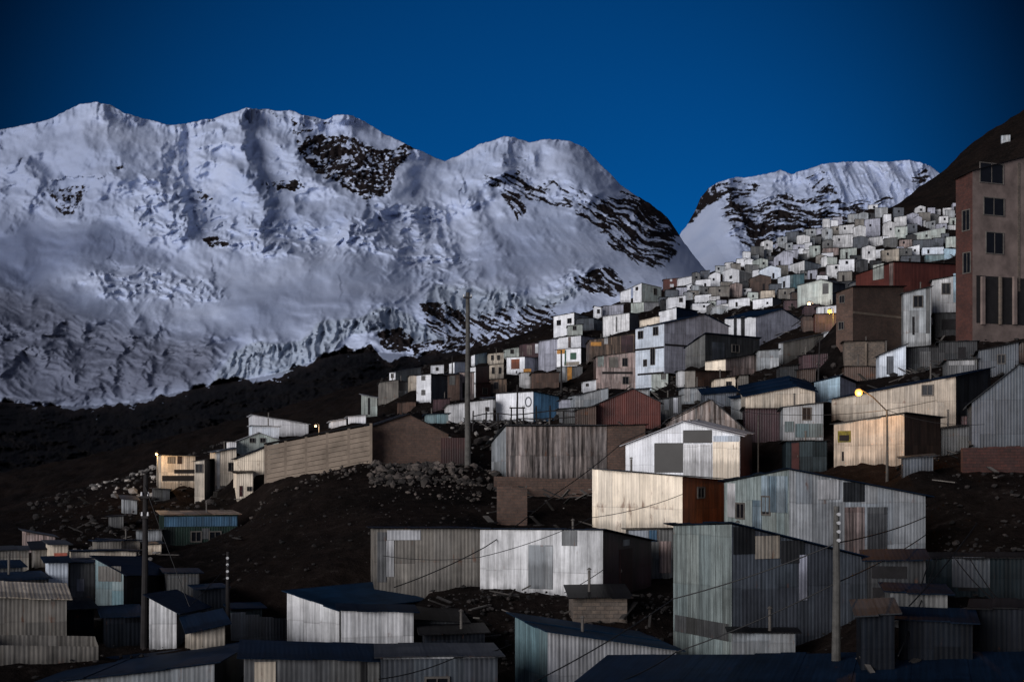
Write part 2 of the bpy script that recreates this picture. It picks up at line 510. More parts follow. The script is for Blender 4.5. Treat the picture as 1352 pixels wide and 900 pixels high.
def house(label, x0, xc, x1, yL, yC, yR, yb, Y, wall='zinc', roof='navy', wr=None, pk=None, D=4.5, a=None, win=(),
          name='tin_house', cat='house', grp=HILL, drop=1.0, oh=0.22, far=False, rise=None, ctrl=True):
    FARH.append((x0, x1, min(v for v in (yL, yC) if v), yb, Y))
    Y = DW(Y)
    kc, k0, k1 = (xc - CX) / F, (x0 - CX) / F, (x1 - CX) / F
    Xc = kc * Y
    vis = x1 > xc + 0.5
    d = D
    if a is None:
        if vis:
            lo, hi = atan(k1) + radians(2), radians(75)
            for _ in range(50):
                mid = (lo + hi) / 2
                dd = (k1 * Y - Xc) / (sin(mid) - k1 * cos(mid))
                if dd > D:
                    lo = mid
                else:
                    hi = mid
            a = (lo + hi) / 2
        else:
            a = atan(kc) - radians(3 + 4 * random.random())
    else:
        a = radians(a)
    if vis:
        d = (k1 * Y - Xc) / (sin(a) - k1 * cos(a))
    w = (Xc - k0 * Y) / (cos(a) + k0 * sin(a))
    dl, dr = Vector((-cos(a), sin(a), 0)), Vector((sin(a), cos(a), 0))
    nl, nr = -dr, -dl                                    # outward normals of the two visible faces
    z = lambda py, yy: (HY - py) * yy / F
    zb = z(yb, Y)
    yLd, yRd = Y + w * dl.y, Y + d * dr.y
    hC, hL = z(yC, Y) - zb, z(yL, yLd) - zb
    hR = z(yR, yRd) - zb if (vis and yR is not None) else hC + (random.uniform(-.12, .25) if rise is None else rise)
    hB = hL + hR - hC
    if min(hC, hL, hR, hB) < 0.5 and not far:
        hB = max(hB, 0.5)
    org = Vector((Xc, Y, zb))
    t = empty(name, org, label, cat, grp)
    if label in LABELS:
        print('DUP LABEL', label)
    LABELS[label] = 1
    P = lambda s, r, h: dl * s + dr * r + Vector((0, 0, h))
    zd = -drop
    uo = random.random() * 40
    mb = MB()
    pL = pR = None
    if pk:
        if pk[0] == 'L':
            kk = (pk[1] - CX) / F
            s = (Xc - kk * Y) / (cos(a) + kk * sin(a))
            hp = z(pk[2], Y + s * dl.y) - zb
            pL = (s, hp)
        else:
            kk = (pk[1] - CX) / F
            r = (kk * Y - Xc) / (sin(a) - kk * cos(a))
            hp = z(pk[2], Y + r * dr.y) - zb
            pR = (r, hp)
    UV = lambda off: (lambda pr: [(uo + off + q[0], q[1] + 1) for q in pr])

    def wface(pts, pr, mi, off):
        mb.poly(pts, [(uo + off + q[0], q[1] + 1) for q in pr], mi)
    # left face (s from 0 to w), its opposite, right face (r from 0 to d), its opposite
    g = hR - hC
    for r, mi, fl in ((0, 0, 0), (d, 0, 1)):
        dz = g if r else 0
        pr = [(w, zd), (0, zd), (0, hC + dz)]
        if pL:
            pr.append((pL[0], pL[1] + dz))
        pr.append((w, hL + dz))
        pts = [P(q[0], r, q[1]) for q in pr]
        if fl:
            pts, pr = pts[::-1], pr[::-1]
        wface(pts, pr, mi, 0 if not fl else 20)
    gl = hL - hC
    for s, mi, fl in ((0, 1, 0), (w, 1, 1)):
        dz = gl if s else 0
        pr = [(0, zd), (d, zd), (d, hR + dz)]
        if pR:
            pr.append((pR[0], pR[1] + dz))
        pr.append((0, hC + dz))
        pts = [P(s, q[0], q[1]) for q in pr]
        if fl:
            pts, pr = pts[::-1], pr[::-1]
        wface(pts, pr, mi, 10 if not fl else 30)
    mb.build('walls', [M(wall), M(wr or wall)], t)
    # roof
    if roof:
        rm = MB()
        e = 0.004
        sheet = 0.85 if not far else 40
        jit = 0.13 if not far else 0.0
        th = 0.04 if not far else 0.1

        def rp(s, r, h):
            return P(s, r, h + e)
        if pL:
            sp_, hp = pL
            for s0, h0, s1, h1 in ((0, hC, sp_, hp), (w, hL, sp_, hp)):
                sl = (h1 - h0) / (s1 - s0)
                so = s0 + (-oh if s0 < s1 else oh)
                ho = h0 + sl * (so - s0)
                gs = g / d
                roof_strips(rm, rp(so, -oh, ho - gs * oh), rp(so, d + oh, ho + g + gs * oh), rp(s1, -oh, h1 - gs * oh), rp(s1, d + oh, h1 + g + gs * oh), sheet, th, jit)
        elif pR:
            rp_, hp = pR
            for r0, h0, r1, h1 in ((0, hC, rp_, hp), (d, hR, rp_, hp)):
                sl = (h1 - h0) / (r1 - r0)
                ro = r0 + (-oh if r0 < r1 else oh)
                ho = h0 + sl * (ro - r0)
                gs = gl / w
                roof_strips(rm, rp(-oh, ro, ho - gs * oh), rp(w + oh, ro, ho + gl + gs * oh), rp(-oh, r1, h1 - gs * oh), rp(w + oh, r1, h1 + gl + gs * oh), sheet, th, jit)
        else:
            gs, gr = gl / w, g / d
            H = lambda s, r: hC + gs * s + gr * r
            roof_strips(rm, rp(-oh, -oh, H(-oh, -oh)), rp(w + oh, -oh, H(w + oh, -oh)), rp(-oh, d + oh, H(-oh, d + oh)), rp(w + oh, d + oh, H(w + oh, d + oh)), sheet, th, jit)
        rm.build('roof', M(roof), t)
    if roof and not pk and not far and Y > 49 and random.random() < .5 and w > 1.6:
        ss, rr = random.uniform(.25, .8) * w, random.uniform(.3, .75) * d
        hh = hC + (hL - hC) * ss / w + g * rr / d
        pm = MB()
        k = random.uniform(.5, 1.0)
        pm.tube([P(ss, rr, hh - .1), P(ss, rr, hh + k)], .055, 7)
        pm.tube([P(ss, rr, hh + k + .02), P(ss, rr, hh + k + .1)], [.11, .03], 7)
        pm.build('stovepipe', M('frame'), t)
    # openings and panels
    for it in win:
        fc, px, py, pw, ph, kind = it[:6]
        q = []
        for xx in (px - pw / 2, px + pw / 2):
            kk = (xx - CX) / F
            if fc == 'L':
                q.append((Xc - kk * Y) / (cos(a) + kk * sin(a)))
            else:
                q.append((kk * Y - Xc) / (sin(a) - kk * cos(a)))
        q.sort()
        dd, nn = (dl, nl) if fc == 'L' else (dr, nr)
        ym = Y + (q[0] + q[1]) / 2 * dd.y
        z0, z1 = z(py + ph / 2, ym) - zb, z(py - ph / 2, ym) - zb
        lim = w if fc == 'L' else d
        q = [max(0.02, min(lim - 0.02, c)) for c in q]
        if q[1] - q[0] < 0.05:
            print('BADWIN', label, it)
            continue

        def slab(m_, s0, s1, a0, a1, o0, o1):
            base = [dd * s0 + nn * o0, dd * s1 + nn * o0, dd * s1 + nn * o1, dd * s0 + nn * o1]
            if fc == 'L':
                base = [base[1], base[0], base[3], base[2]]
            V = lambda v, h: v + Vector((0, 0, h))
            m_.box8([V(b_, a0) for b_ in base][::-1] + [V(b_, a1) for b_ in base][::-1], 0)
        sc = 1 + (0.6 if far else 0)
        if kind == 'w' or kind == 'W':
            f = min(0.07, (q[1] - q[0]) * 0.12)
            fm = MB()
            if far:
                slab(fm, q[0], q[1], z0, z1, -0.02, 0.05)
                fm.build('window', M('pane'), t)
            else:
                slab(fm, q[0] - f, q[1] + f, z0 - f, z0, 0.003, 0.07)
                slab(fm, q[0] - f, q[1] + f, z1, z1 + f, 0.003, 0.07)
                slab(fm, q[0] - f, q[0], z0, z1, 0.003, 0.07)
                slab(fm, q[1], q[1] + f, z0, z1, 0.003, 0.07)
                slab(fm, (q[0] + q[1]) / 2 - .02, (q[0] + q[1]) / 2 + .02, z0, z1, 0.015, 0.05)
                wo = fm.build('window', M('framew' if kind == 'W' else 'frame'), t)
                pm = MB()
                slab(pm, q[0], q[1], z0, z1, 0.002, 0.012)
                pm.build('pane', M('pane'), wo)
        elif kind == 'd':
            fm = MB()
            slab(fm, q[0], q[1], z0, z1, 0.003, 0.04)
            do = fm.build('door', M(it[6] if len(it) > 6 else 'doorred'), t)
            hm = MB()
            slab(hm, q[0] + .06, q[0] + .10, (z0 + z1) / 2 - .06, (z0 + z1) / 2 + .06, 0.04, 0.08)
            hm.build('handle', M('frame'), do)
        else:
            fm = MB()
            nm = it[6] if len(it) > 6 else 'wall_panel'
            o0 = 0.004 + 0.006 * random.random()
            slab(fm, q[0], q[1], z0, z1, o0, o0 + {'awning': 0.6, 'pillar': 0.25}.get(nm, 0.03))
            fm.build(nm, M(kind), t)
    if ctrl:
        CTRL.append(tuple(org))
        for v in (dl * w, dr * d, dl * w + dr * d, dl * w * 0.5):
            CTRL.append(tuple(org + v))
    return t


# ---- lower slope -------------------------------------------------------
def near(label, *a, **k):
    k.setdefault('grp', NEAR)
    k.setdefault('name', 'tin_shed')
    k.setdefault('cat', 'shed')
    return house(label, *a, **k)


near('long shed with dark blue roof, cut off by the bottom edge near the left pole', 50, 283, 332, 903, 876, 848, 940, 46, 'zinc', 'navy', 'dark', D=8)
near('brown grey shed with one bright cream sheet, in front of the twin pale sheds', 322, 501, 501, 868, 872, 0, 935, 47, 'mid', 'navy', D=3.4, rise=0.1,
     win=[('L', 350, 892, 28, 38, 'cream'), ('L', 480, 888, 8, 30, 'dark')])
near('blue grey shed with a white frilled roof edge at the bottom of the photo', 503, 657, 657, 868, 866, 0, 935, 46, 'slate', 'roofg', D=4, rise=-0.1,
     win=[('L', 577, 903, 28, 16, 'w'), ('L', 580, 866.8, 148, 3.5, 'white', 'roof_edge')])
near('ribbed grey shed with teal side and sloping blue roof, left of the tall metal house', 680, 723, 893, 812, 834, 858, 925, 50, 'teal', 'dblue', 'zincl', D=6.5, a=63)
near('huge near roof of plain dark blue metal across the bottom right corner', 760, 1440, 1440, 907, 907, 0, 950, 40, 'dark', 'navy', D=5.5, rise=0.25)
near('pale shed with faded blue roof, left half of the twin sheds', 379, 448, 557, 782, 805, 792, 852, 58, 'zincl', 'dblue', 'dark', D=6)
near('ribbed light grey box shed with rust under its eave, right half of the twin sheds', 451, 546, 546, 806, 808, 0, 869, 55.5, 'zincl', 'navy', D=2.4, rise=0.0)
near('small dark shed in the gap right of the twin sheds', 548, 614, 614, 818, 822, 0, 874, 57, 'dark', 'roofk', D=3)
near('pale sided shed with sloping blue roof, just right of the near wooden pole', 197, 233, 272, 789, 808, 800, 853, 56, 'zincl', 'navy', 'slate', D=5)
near('low pale shed with slanted top at the foot of the thin pole', 252, 297, 297, 834, 824, 0, 851, 53.5, 'tanl', 'navy', D=3)
near('shed with teal gable wall and dark blue roof, left of the near wooden pole', 126, 163, 225, 738, 758, 757, 803, 66, 'teal', 'navy', 'dark', D=6,
     win=[('L', 145, 757, 30, 20, 'tan', 'wall_panel')])
near('small dull grey shed behind the near wooden pole', 221, 263, 263, 757, 757, 0, 786, 68, 'mid', 'navy', D=4)
near('grey shed with dark blue roof between the bright blue-white hut and the teal gable', 92, 125, 125, 743, 743, 0, 797, 67, 'mid', 'navy', D=4, win=[('L', 106, 772, 10, 16, 'lav')])
near('bright blue and white upright hut beside the dull sheds at the left edge', 64, 90, 90, 743, 742, 0, 787, 66, 'bwhite', 'navy', D=2.5)
near('cream hut with red and white panel, above the bright blue-white hut', 69, 90, 90, 719, 719, 0, 744, 71, 'tanl', 'roofg', D=3, win=[('L', 80, 734, 17, 9, 'rpaint', 'sign_board')])
near('long tan corrugated wall shed at the left edge with cream strip along its top', -14, 88, 88, 788, 791, 0, 847, 58, 'tan', 'tanl', D=3, rise=0.35)
near('low dark shed with light roof edge at the left edge', -14, 62, 62, 768, 764, 0, 792, 64, 'dark', 'navy', D=4, win=[('L', 45, 778, 22, 16, 'mid')])
near('sandy block hut with grey centre, cut by the left edge', -14, 38, 38, 728, 726, 0, 756, 75, 'tan', 'roofg', D=3)
near('narrow sandy hut right of a dark gap near the left edge', 46, 64, 64, 726, 725, 0, 752, 73, 'tan', 'roofk', D=3)
near('small pinkish shed with slanted top, highest of the huts at the left edge', 34, 73, 73, 702, 709, 0, 724, 84, 'pink', 'roofg', D=3)
near('low strip of pale corrugated fence shed below the tan wall at the left edge', -14, 130, 130, 851, 853, 0, 868, 51, 'tan', None, D=1.2)
near('thin cream front shed behind the dark blue roofs, left of the wooden pole', 94, 180, 180, 728, 727, 0, 740, 78, 'cream', 'navy', D=3)
near('small cream shed under a blue roof, left of the pole top', 136, 185, 185, 712, 714, 0, 724, 86, 'tanl', 'navy', D=3)
near('tiny orange cream shed right beside the near wooden pole', 195, 213, 213, 719, 718, 0, 729, 84, 'cream', 'roofg', D=3)
near('tiny pale grey shed below the rusty roofed green house', 183, 214, 214, 700, 699, 0, 713, 90, 'zinc', 'roofg', D=3)
near('dark green house with blue band and rusty striped roof on the dark slope', 216, 314, 314, 680, 679, 0, 732, 92, 'green', 'roofr', D=5, rise=0.1, name='tin_house', cat='house',
     win=[('L', 265, 688, 96, 13, 'blue', 'painted_band'), ('L', 259, 708, 12, 12, 'w'), ('L', 284, 708, 14, 12, 'w'), ('L', 272, 704, 10, 14, 'mid')])
near('small pale upright hut on the left rubble heap', 163, 181, 181, 659, 660, 0, 674, 108, 'zinc', 'roofg', D=2.5)
near('low grey hut with ribbed front below the pale hut on the left rubble heap', 147, 163, 163, 682, 681, 0, 695, 100, 'mid', 'roofk', D=2.5)
near('flat grey hut beside the left lamp post foot', 203, 224, 224, 645, 646, 0, 658, 115, 'mid', 'roofg', D=3)

# ---- lit cluster at the left, part of its lamplight in brighter wall colours ------------------------------------------
near('open sandy two storey shack at the outer end of the lit cluster', 213, 258, 258, 601, 602, 0, 637, 118, 'tanl', 'roofg', D=4, name='tin_house', cat='house',
     win=[('L', 244, 622, 28, 5, 'void', 'opening'), ('L', 226, 607, 10, 9, 'tan'), ('L', 235, 631, 42, 7, 'void', 'opening'), ('L', 237, 607, 6, 10, 'brown')])
near('tall narrow whitewashed tower house in the lit cluster', 257, 270, 284, 609, 607, 606, 670, 112, 'tanl', 'roofg', 'mid', D=3.5, name='tin_house', cat='house',
     win=[('L', 263, 618, 8, 10, 'w')])
near('sandy upper floor house with dark lower grille beside the white tower', 284, 312, 312, 597, 592, 0, 670, 114, 'tanl', 'roofg', D=5, name='tin_house', cat='house',
     win=[('L', 298, 654, 26, 26, 'void', 'opening'), ('L', 288, 620, 4, 50, 'zincl'), ('L', 306, 616, 8, 10, 'w')])
near('bright warm wall house with steep slanting top in the lit cluster', 313, 357, 357, 605, 588, 0, 623, 109, 'cream', 'roofk', D=4, name='tin_house', cat='house')
near('small cream hut under the bright slanting wall', 313, 334, 334, 625, 624, 0, 660, 106, 'cream', 'roofk', D=3, win=[('L', 318, 648, 4, 14, 'd'), ('L', 329, 645, 5, 5, 'w')])
near('pale house with two small dark windows and low gable in the lit cluster', 311, 368, 368, 583, 581, 0, 604, 122, 'mint', 'roofl', D=5, pk=('L', 342, 571), name='tin_house', cat='house',
     win=[('L', 333, 581, 6, 5, 'w'), ('L', 347, 581, 6, 5, 'w')])
near('tiny white box hut left of the two windowed pale gable', 302, 312, 312, 583, 583, 0, 596, 120, 'white', 'roofg', D=2)
near('long white shed with roof sloping down to the right, highest in the lit cluster', 334, 407, 407, 548, 560, 0, 574, 136, 'white', 'roofl', D=5)
near('white lean-to below the long white shed of the lit cluster', 333, 368, 368, 562, 563, 0, 577, 130, 'bwhite', 'roofl', D=3)
near('low white roofed hut behind the concrete slab wall, nearer the lit lamp', 437, 457, 457, 556, 553, 0, 564, 130, 'white', 'roofl', D=4)
near('low white roofed hut behind the top corner of the concrete slab wall', 460, 483, 483, 550, 548, 0, 559, 130, 'white', 'roofl', D=4)
near('small white hut with one dark post standing alone against the black valley', 480, 498, 498, 522, 525, 0, 548, 140, 'mint', 'roofl', D=3, win=[('L', 487, 536, 2.5, 22, 'void', 'door_post')])

# ---- middle of the slope ----------------------------------------------
near('brown brick shed with low gable behind the stone pile', 491, 592, 592, 563, 573, 0, 614, 97, 'bbrick', 'roofk', D=6, pk=('L', 540, 547), name='brick_house', cat='house')
near('plank clad long shed with slanted left end in the middle of the slope', 649, 668, 801, 585, 563, 563, 627, 91, 'zinc', 'roofg', 'plank', D=9, a=74)
near('brown block house end right of the plank clad shed', 801, 852, 852, 562, 561, 0, 622, 93, 'bbrick', 'roofk', D=5, name='brick_house', cat='house')
near('bright cream metal house with orange brown side wall', 782, 901, 957, 619, 629, 633, 695, 70, 'cream', 'roofg', 'orange', D=4.5, name='tin_house', cat='house',  # warm lamplight on this front is put into its pale paint
     win=[('R', 925, 650, 8, 12, 'w')])
near('patchwork white house with dark grey square panels under a low gable', 826, 977, 993, 587, 575, 572, 634, 82, 'white', 'roofl', 'maroon', D=5, pk=('L', 902, 557), name='tin_house', cat='house',
     win=[('L', 883, 604, 38, 39, 'gpanel'), ('L', 921, 576, 38, 17, 'gpanel'), ('L', 921, 609, 38, 46, 'zincl'), ('L', 959, 608, 36, 52, 'cream'), ('L', 959, 579, 34, 8, 'bwhite')])
near('weathered board gable house behind the patchwork white house', 887, 984, 984, 551, 567, 0, 580, 92, 'plank', 'roofg', D=7, pk=('L', 938, 527), name='tin_house', cat='house')
near('rust red barn with rounded gable in the middle of the town', 787, 872, 872, 534, 531, 0, 563, 105, 'red', 'roofg', D=6, pk=('L', 835, 513), name='tin_house', cat='house')
near('dark lean-to on the left flank of the rust red barn', 762, 787, 787, 541, 535, 0, 563, 104, 'brown', 'roofg', D=4)
near('ribbed light grey shed with dark red door in its shaded end', 634, 796, 860, 699, 700, 714, 783, 61, 'zincl', 'navy', 'maroon', D=6,
     win=[('R', 826, 752, 16, 56, 'd'), ('L', 714, 748, 32, 58, 'zinc'), ('L', 752, 710, 20, 20, 'zinc'), ('R', 826, 716, 8, 8, 'zincl', 'wall_lamp')])
near('dull tan shed with a white sheet nailed on, left of the light grey shed', 494, 634, 634, 698, 698, 0, 767, 64, 'tan', 'roofk', D=4,
     win=[('L', 533, 706, 44, 13, 'white'), ('L', 515, 737, 10, 48, 'zincl'), ('L', 504, 735, 12, 66, 'mid')])
near('half hidden hut of pale blue and pink sheets under the bright cream house', 828, 888, 888, 699, 698, 0, 762, 68, 'mid', 'roofk', D=2.2,
     win=[('L', 843, 707, 26, 14, 'bwhite'), ('L', 878, 735, 16, 42, 'pink'), ('L', 862, 707, 10, 15, 'blue')])
near('low block shed on the bare bank below the light grey shed', 757, 828, 828, 789, 788, 0, 819, 57, 'gblock', 'roofk', D=2.5, name='block_shed')
near('big two window metal house with blue sheets and long grey side', 956, 1042, 1222, 637, 620, 655, 745, 64, 'greenz', 'navy', 'zinc', D=6.6, name='tin_house', cat='house',
     win=[('L', 978, 674, 10, 18, 'w'), ('L', 1012, 667, 10, 22, 'w'), ('L', 1023, 652, 34, 48, 'steel'), ('L', 1000, 690, 12, 60, 'steel'), ('L', 966, 660, 10, 45, 'zincl'), ('R', 1094, 646, 28, 26, 'zincl'), ('R', 1127, 649, 28, 26, 'dark'), ('R', 1128, 700, 26, 62, 'pink'), ('R', 1158, 700, 26, 62, 'mid')])
near('tall pale green metal house in front with long bluish side wall', 889, 966, 1146, 694, 692, 737, 878, 52, 'greenz', 'navy', 'slate', D=6.2, name='tin_house', cat='house',
     win=[('R', 1013, 722, 32, 30, 'tanl'), ('R', 982, 713, 28, 36, 'dark'), ('R', 1046, 728, 30, 30, 'dark'), ('L', 927, 828, 70, 22, 'mid'), ('R', 1060, 762, 10, 60, 'lav')])
near('low pale lean-to against the foot of the tall metal house', 968, 1050, 1050, 835, 836, 0, 880, 50, 'zinc', 'roofk', D=1.2, rise=0.0)
near('cream shed with small yellow poster and dark brown side below the street lamp', 1101, 1194, 1242, 560, 546, 552, 607, 80, 'tanl', 'roofg', 'brown', D=4.5,
     win=[('L', 1115, 576, 17, 15, 'poster', 'poster'), ('L', 1115, 578, 13, 8, 'void', 'poster_print'), ('L', 1113, 602, 2.5, 12, 'void', 'fence_post')])
near('long cream house with one square window beside the glowing lamp', 1098, 1262, 1308, 527, 497, 486, 548, 86.5, 'tanl', 'navy', 'dark', D=6, name='tin_house', cat='house',
     win=[('L', 1225, 515, 13, 12, 'w')])
near('slate gable house at the right edge above the red stone wall', 1283, 1420, 1420, 531, 500, 0, 592, 78, 'slate', 'roofg', D=7, pk=('L', 1345, 482), name='tin_house', cat='house')
near('small white and teal house with an arched dark window', 1034, 1087, 1087, 538, 532, 0, 580, 88, 'zinc', 'roofg', D=4, name='tin_house', cat='house',
     win=[('L', 1065, 546, 10, 15, 'w'), ('L', 1068, 568, 36, 18, 'teal'), ('L', 1042, 563, 12, 14, 'teal')])
near('dark blue shed wall under the small white and teal house', 1038, 1092, 1092, 583, 582, 0, 622, 83, 'dteal', 'roofk', D=3, win=[('L', 1050, 602, 10, 36, 'd')])
near('flat cream gable front over a dark porch', 984, 1076, 1076, 523, 517, 0, 537, 92.5, 'tanl', 'navy', D=4.2, drop=0.05, pk=('L', 1050, 510), ctrl=False, rise=.9)
near('dark brown open porch house behind a thin post', 984, 1060, 1060, 538, 533, 0, 602, 93, 'maroon', 'roofk', D=4)
near('light blue box hut left of the glowing street lamp', 1075, 1109, 1130, 505, 497, 506, 524, 97, 'ice', 'navy', 'lav', D=3)
near('white hut with dark stain shaped like a figure, above the long cream house', 1161, 1196, 1196, 469, 455, 0, 498, 108, 'bwhite', 'roofg', D=3,
     win=[('L', 1175, 482, 9, 24, 'slate', 'dark_patch')])
near('dull dark shed right of the stained white hut', 1196, 1252, 1252, 459, 457, 0, 495, 109, 'dark', 'roofk', D=4, win=[('L', 1222, 474, 14, 20, 'mid')])
near('brown brick two storey house under the red roofed block', 1104, 1126, 1193, 387, 379, 379, 450, 120, 'bbrick', 'roofk', 'bbrick', D=7, name='brick_house', cat='house',
     win=[('L', 1112, 395, 6, 9, 'w'), ('L', 1111, 430, 6, 9, 'w'), ('R', 1160, 416, 66, 3, 'concrete', 'floor_band')])
near('grey plastered base house under the brown brick house', 1115, 1168, 1168, 451, 450, 0, 484, 118, 'gblock', 'roofk', D=5, name='brick_house', cat='house', win=[('L', 1143, 468, 2, 30, 'concrete', 'pillar')])
near('brown ground floor hut below the grey plastered base', 1115, 1160, 1160, 484, 484, 0, 512, 115, 'brown', 'roofk', D=4)
near('red brown house with pale green panel and long roof, beside the tall apartment block', 1130, 1181, 1268, 363, 346, 350, 382, 131, 'red', 'roofk', 'red', D=8, name='tin_house', cat='house',
     win=[('L', 1160, 359, 14, 20, 'mint'), ('L', 1177, 362, 5, 30, 'pink')])
near('slim leaning whitish house with a dark window and black streaks', 1193, 1229, 1229, 387, 379, 0, 452, 122, 'zinc', 'roofg', D=4, name='tin_house', cat='house',
     win=[('L', 1212, 398, 11, 14, 'w'), ('L', 1206, 430, 3, 24, 'void', 'dark_streak'), ('L', 1225, 410, 5, 60, 'mid')])
near('pale hut with blue strip beside the tall apartment block', 1231, 1284, 1284, 370, 360, 0, 412, 127, 'zincl', 'roofk', D=4,
     win=[('L', 1249, 381, 10, 13, 'w'), ('L', 1262, 380, 7, 38, 'ice')])
near('dark open shed under the pale hut by the apartment block', 1234, 1290, 1290, 414, 413, 0, 447, 124, 'dark', 'roofk', D=4, win=[('L', 1258, 428, 30, 14, 'void', 'opening')])
near('dark shed with black opening and blue roof right of the front pole', 1146, 1222, 1222, 741, 739, 0, 800, 53, 'dark', 'navy', D=3, rise=0.2,
     win=[('L', 1174, 755, 46, 16, 'void', 'opening'), ('L', 1160, 790, 16, 30, 'void', 'opening')])
near('long dark teal fence shed in the shadows at the lower right', 1222, 1440, 1440, 737, 737, 0, 795, 57, 'dteal', 'roofk', D=3, win=[('L', 1278, 776, 26, 7, 'void', 'opening'), ('L', 1282, 755, 50, 40, 'slate')])
near('low ribbed grey hut in front of the long dark teal shed', 1175, 1251, 1251, 782, 785, 0, 818, 48, 'mid', 'navy', D=2.2)
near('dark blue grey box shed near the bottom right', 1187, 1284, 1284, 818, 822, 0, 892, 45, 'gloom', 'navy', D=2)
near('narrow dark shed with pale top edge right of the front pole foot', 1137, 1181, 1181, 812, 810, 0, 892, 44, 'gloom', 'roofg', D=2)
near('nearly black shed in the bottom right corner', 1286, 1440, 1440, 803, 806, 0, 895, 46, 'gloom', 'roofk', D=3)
near('dull grey shed beneath the slate gable house', 1242, 1287, 1287, 566, 562, 0, 595, 83, 'mid', 'roofk', D=3)
near('cream walled hut left of the white hut with a ring painted on it', 592, 651, 651, 534, 527, 0, 564, 128, 'zincl', 'roofk', D=5, win=[('L', 643, 540, 4, 5, 'w')])
RING_HOUSE = near('white hut with a ring painted on its wall and blue side', 655, 704, 738, 520, 517, 524, 553, 126, 'white', 'roofk', 'blue', D=6, a=52)
near('dull lean-to with scrap boards behind the plank clad shed', 739, 770, 770, 540, 538, 0, 562, 118, 'mid', 'roofg', D=3)
near('low grey shed with boards on its roof below the balcony houses', 750, 803, 803, 524, 512, 0, 540, 135, 'zinc', 'roofg', D=4)
near('tiny white shed with one window by the brown stacked houses', 770, 787, 787, 504, 501, 0, 514, 150, 'white', 'roofk', D=3, win=[('L', 775, 508, 3, 3, 'w')])
near('small greyish hut left of the weathered board gable', 868, 900, 900, 528, 522, 0, 552, 112, 'mid', 'roofg', D=3, win=[('L', 892, 535, 6, 20, 'white'), ('L', 880, 534, 6, 14, 'zinc')])
near('grey ribbed hut above the weathered board gable', 900, 932, 932, 513, 511, 0, 532, 124, 'zinc', 'navy', D=4, win=[('L', 907, 521, 8, 18, 'zincl')])

# ---- apartment block ---------------------------------------------------
AB = house('tall tan apartment block with red brick flank at the right edge', 1262, 1284, 1420, 237, 226, 190, 447, 112, 'rbrick', 'roofk', 'plaster', D=11, a=66,
           name='apartment_building', cat='apartment building', grp=None,
           win=[('R', 1309, 229, 30, 25, 'w'), ('R', 1312, 273, 26, 22, 'w'), ('R', 1313, 321, 22, 27, 'w'), ('R', 1325, 397, 72, 62, 'void', 'opening'),
                ('L', 1276, 291, 9, 26, 'w'), ('L', 1277, 347, 9, 26, 'w'), ('R', 1345, 300, 3, 170, 'gblock', 'pilaster'), ('R', 1296, 397, 4, 63, 'plaster', 'pillar'), ('R', 1338, 397, 4, 63, 'plaster', 'pillar'), ('R', 1319, 397, 2.2, 63, 'gblock', 'pillar')])

# ---- the hill, three quarter way --------------------------------------
H_ = house
H_('blue white three storey house with two square windows under its eave', 839, 877, 962, 434, 427, 431, 517, 155, 'bwhite', 'navy', 'lav', D=10, pk=('R', 930, 415),
   win=[('L', 846, 442, 6, 9, 'w'), ('L', 866, 437, 6, 10, 'w'), ('L', 862, 470, 5, 22, 'w'), ('L', 852, 479, 4, 8, 'w'), ('L', 858, 460, 38, 2.5, 'void', 'floor_edge'), ('L', 860, 493, 36, 2.5, 'void', 'floor_edge'), ('R', 895, 456, 34, 2.5, 'void', 'floor_edge')])
H_('pale mint hut with one green window at the foot of the blue white house', 860, 882, 894, 494, 493, 495, 514, 147, 'mint', 'roofk', 'slate', D=4, win=[('L', 876, 497, 5, 6, 'w')])
H_('dark grey flat roofed house with a deep porch right of the blue white house', 905, 931, 1003, 459, 441, 447, 480, 140, 'mid', 'navy', 'dark', D=6, a=50, win=[('R', 948, 464, 16, 24, 'slate'), ('R', 971, 460, 9, 9, 'w')])
H_('cream balcony house with pinkish ribbed side', 931, 958, 1001, 477, 474, 468, 496, 136, 'cream', 'roofk', 'pink', D=5)
H_('dull brown house base below the cream balcony house', 904, 918, 963, 490, 489, 490, 512, 133, 'tan', 'roofk', 'brown', D=5)
H_('narrow white hut squeezed left of the dull brown house base', 895, 904, 904, 490, 489, 0, 509, 136, 'zincl', 'roofk', D=3)
H_('low cream hut under the pinkish ribbed side', 943, 971, 971, 501, 497, 0, 511, 130, 'cream', 'roofk', D=3, win=[('L', 962, 507, 6, 6, 'w')])
H_('white fronted house with dark gaps between its sheets and lilac grey side', 957, 998, 1074, 421, 418, 434, 456, 165, 'white', 'navy', 'lav', D=10, pk=('R', 1032, 408),
   win=[('L', 971, 432, 4, 26, 'dark'), ('L', 981, 431, 5, 27, 'dark')])
H_('dull grey house with plain long wall right of the lilac grey side', 1028, 1034, 1096, 453, 452, 439, 480, 142, 'zinc', 'roofg', 'tan', D=7, a=60)
H_('narrow bright white hut beside the brown brick house', 1092, 1104, 1104, 438, 436, 0, 466, 139, 'white', 'roofl', D=3)
H_('ribbed pinkish grey hut below the lilac grey side', 1001, 1028, 1028, 463, 461, 0, 484, 137, 'zinc', 'roofk', D=3)
H_('wide pale green house directly behind the two warm lamps', 1053, 1099, 1116, 377, 373, 375, 399, 175, 'mint', 'roofg', 'slate', D=5, pk=('L', 1084, 369), win=[('L', 1090, 381, 8, 14, 'mid')])
H_('small white hut between the yellow lamp and the pale green house', 1080, 1106, 1106, 405, 403, 0, 414, 163, 'white', 'roofk', D=3)
H_('maroon hut under the yellow lamp', 1076, 1106, 1106, 415, 414, 0, 436, 158, 'maroon', 'roofk', D=3, wr='red')

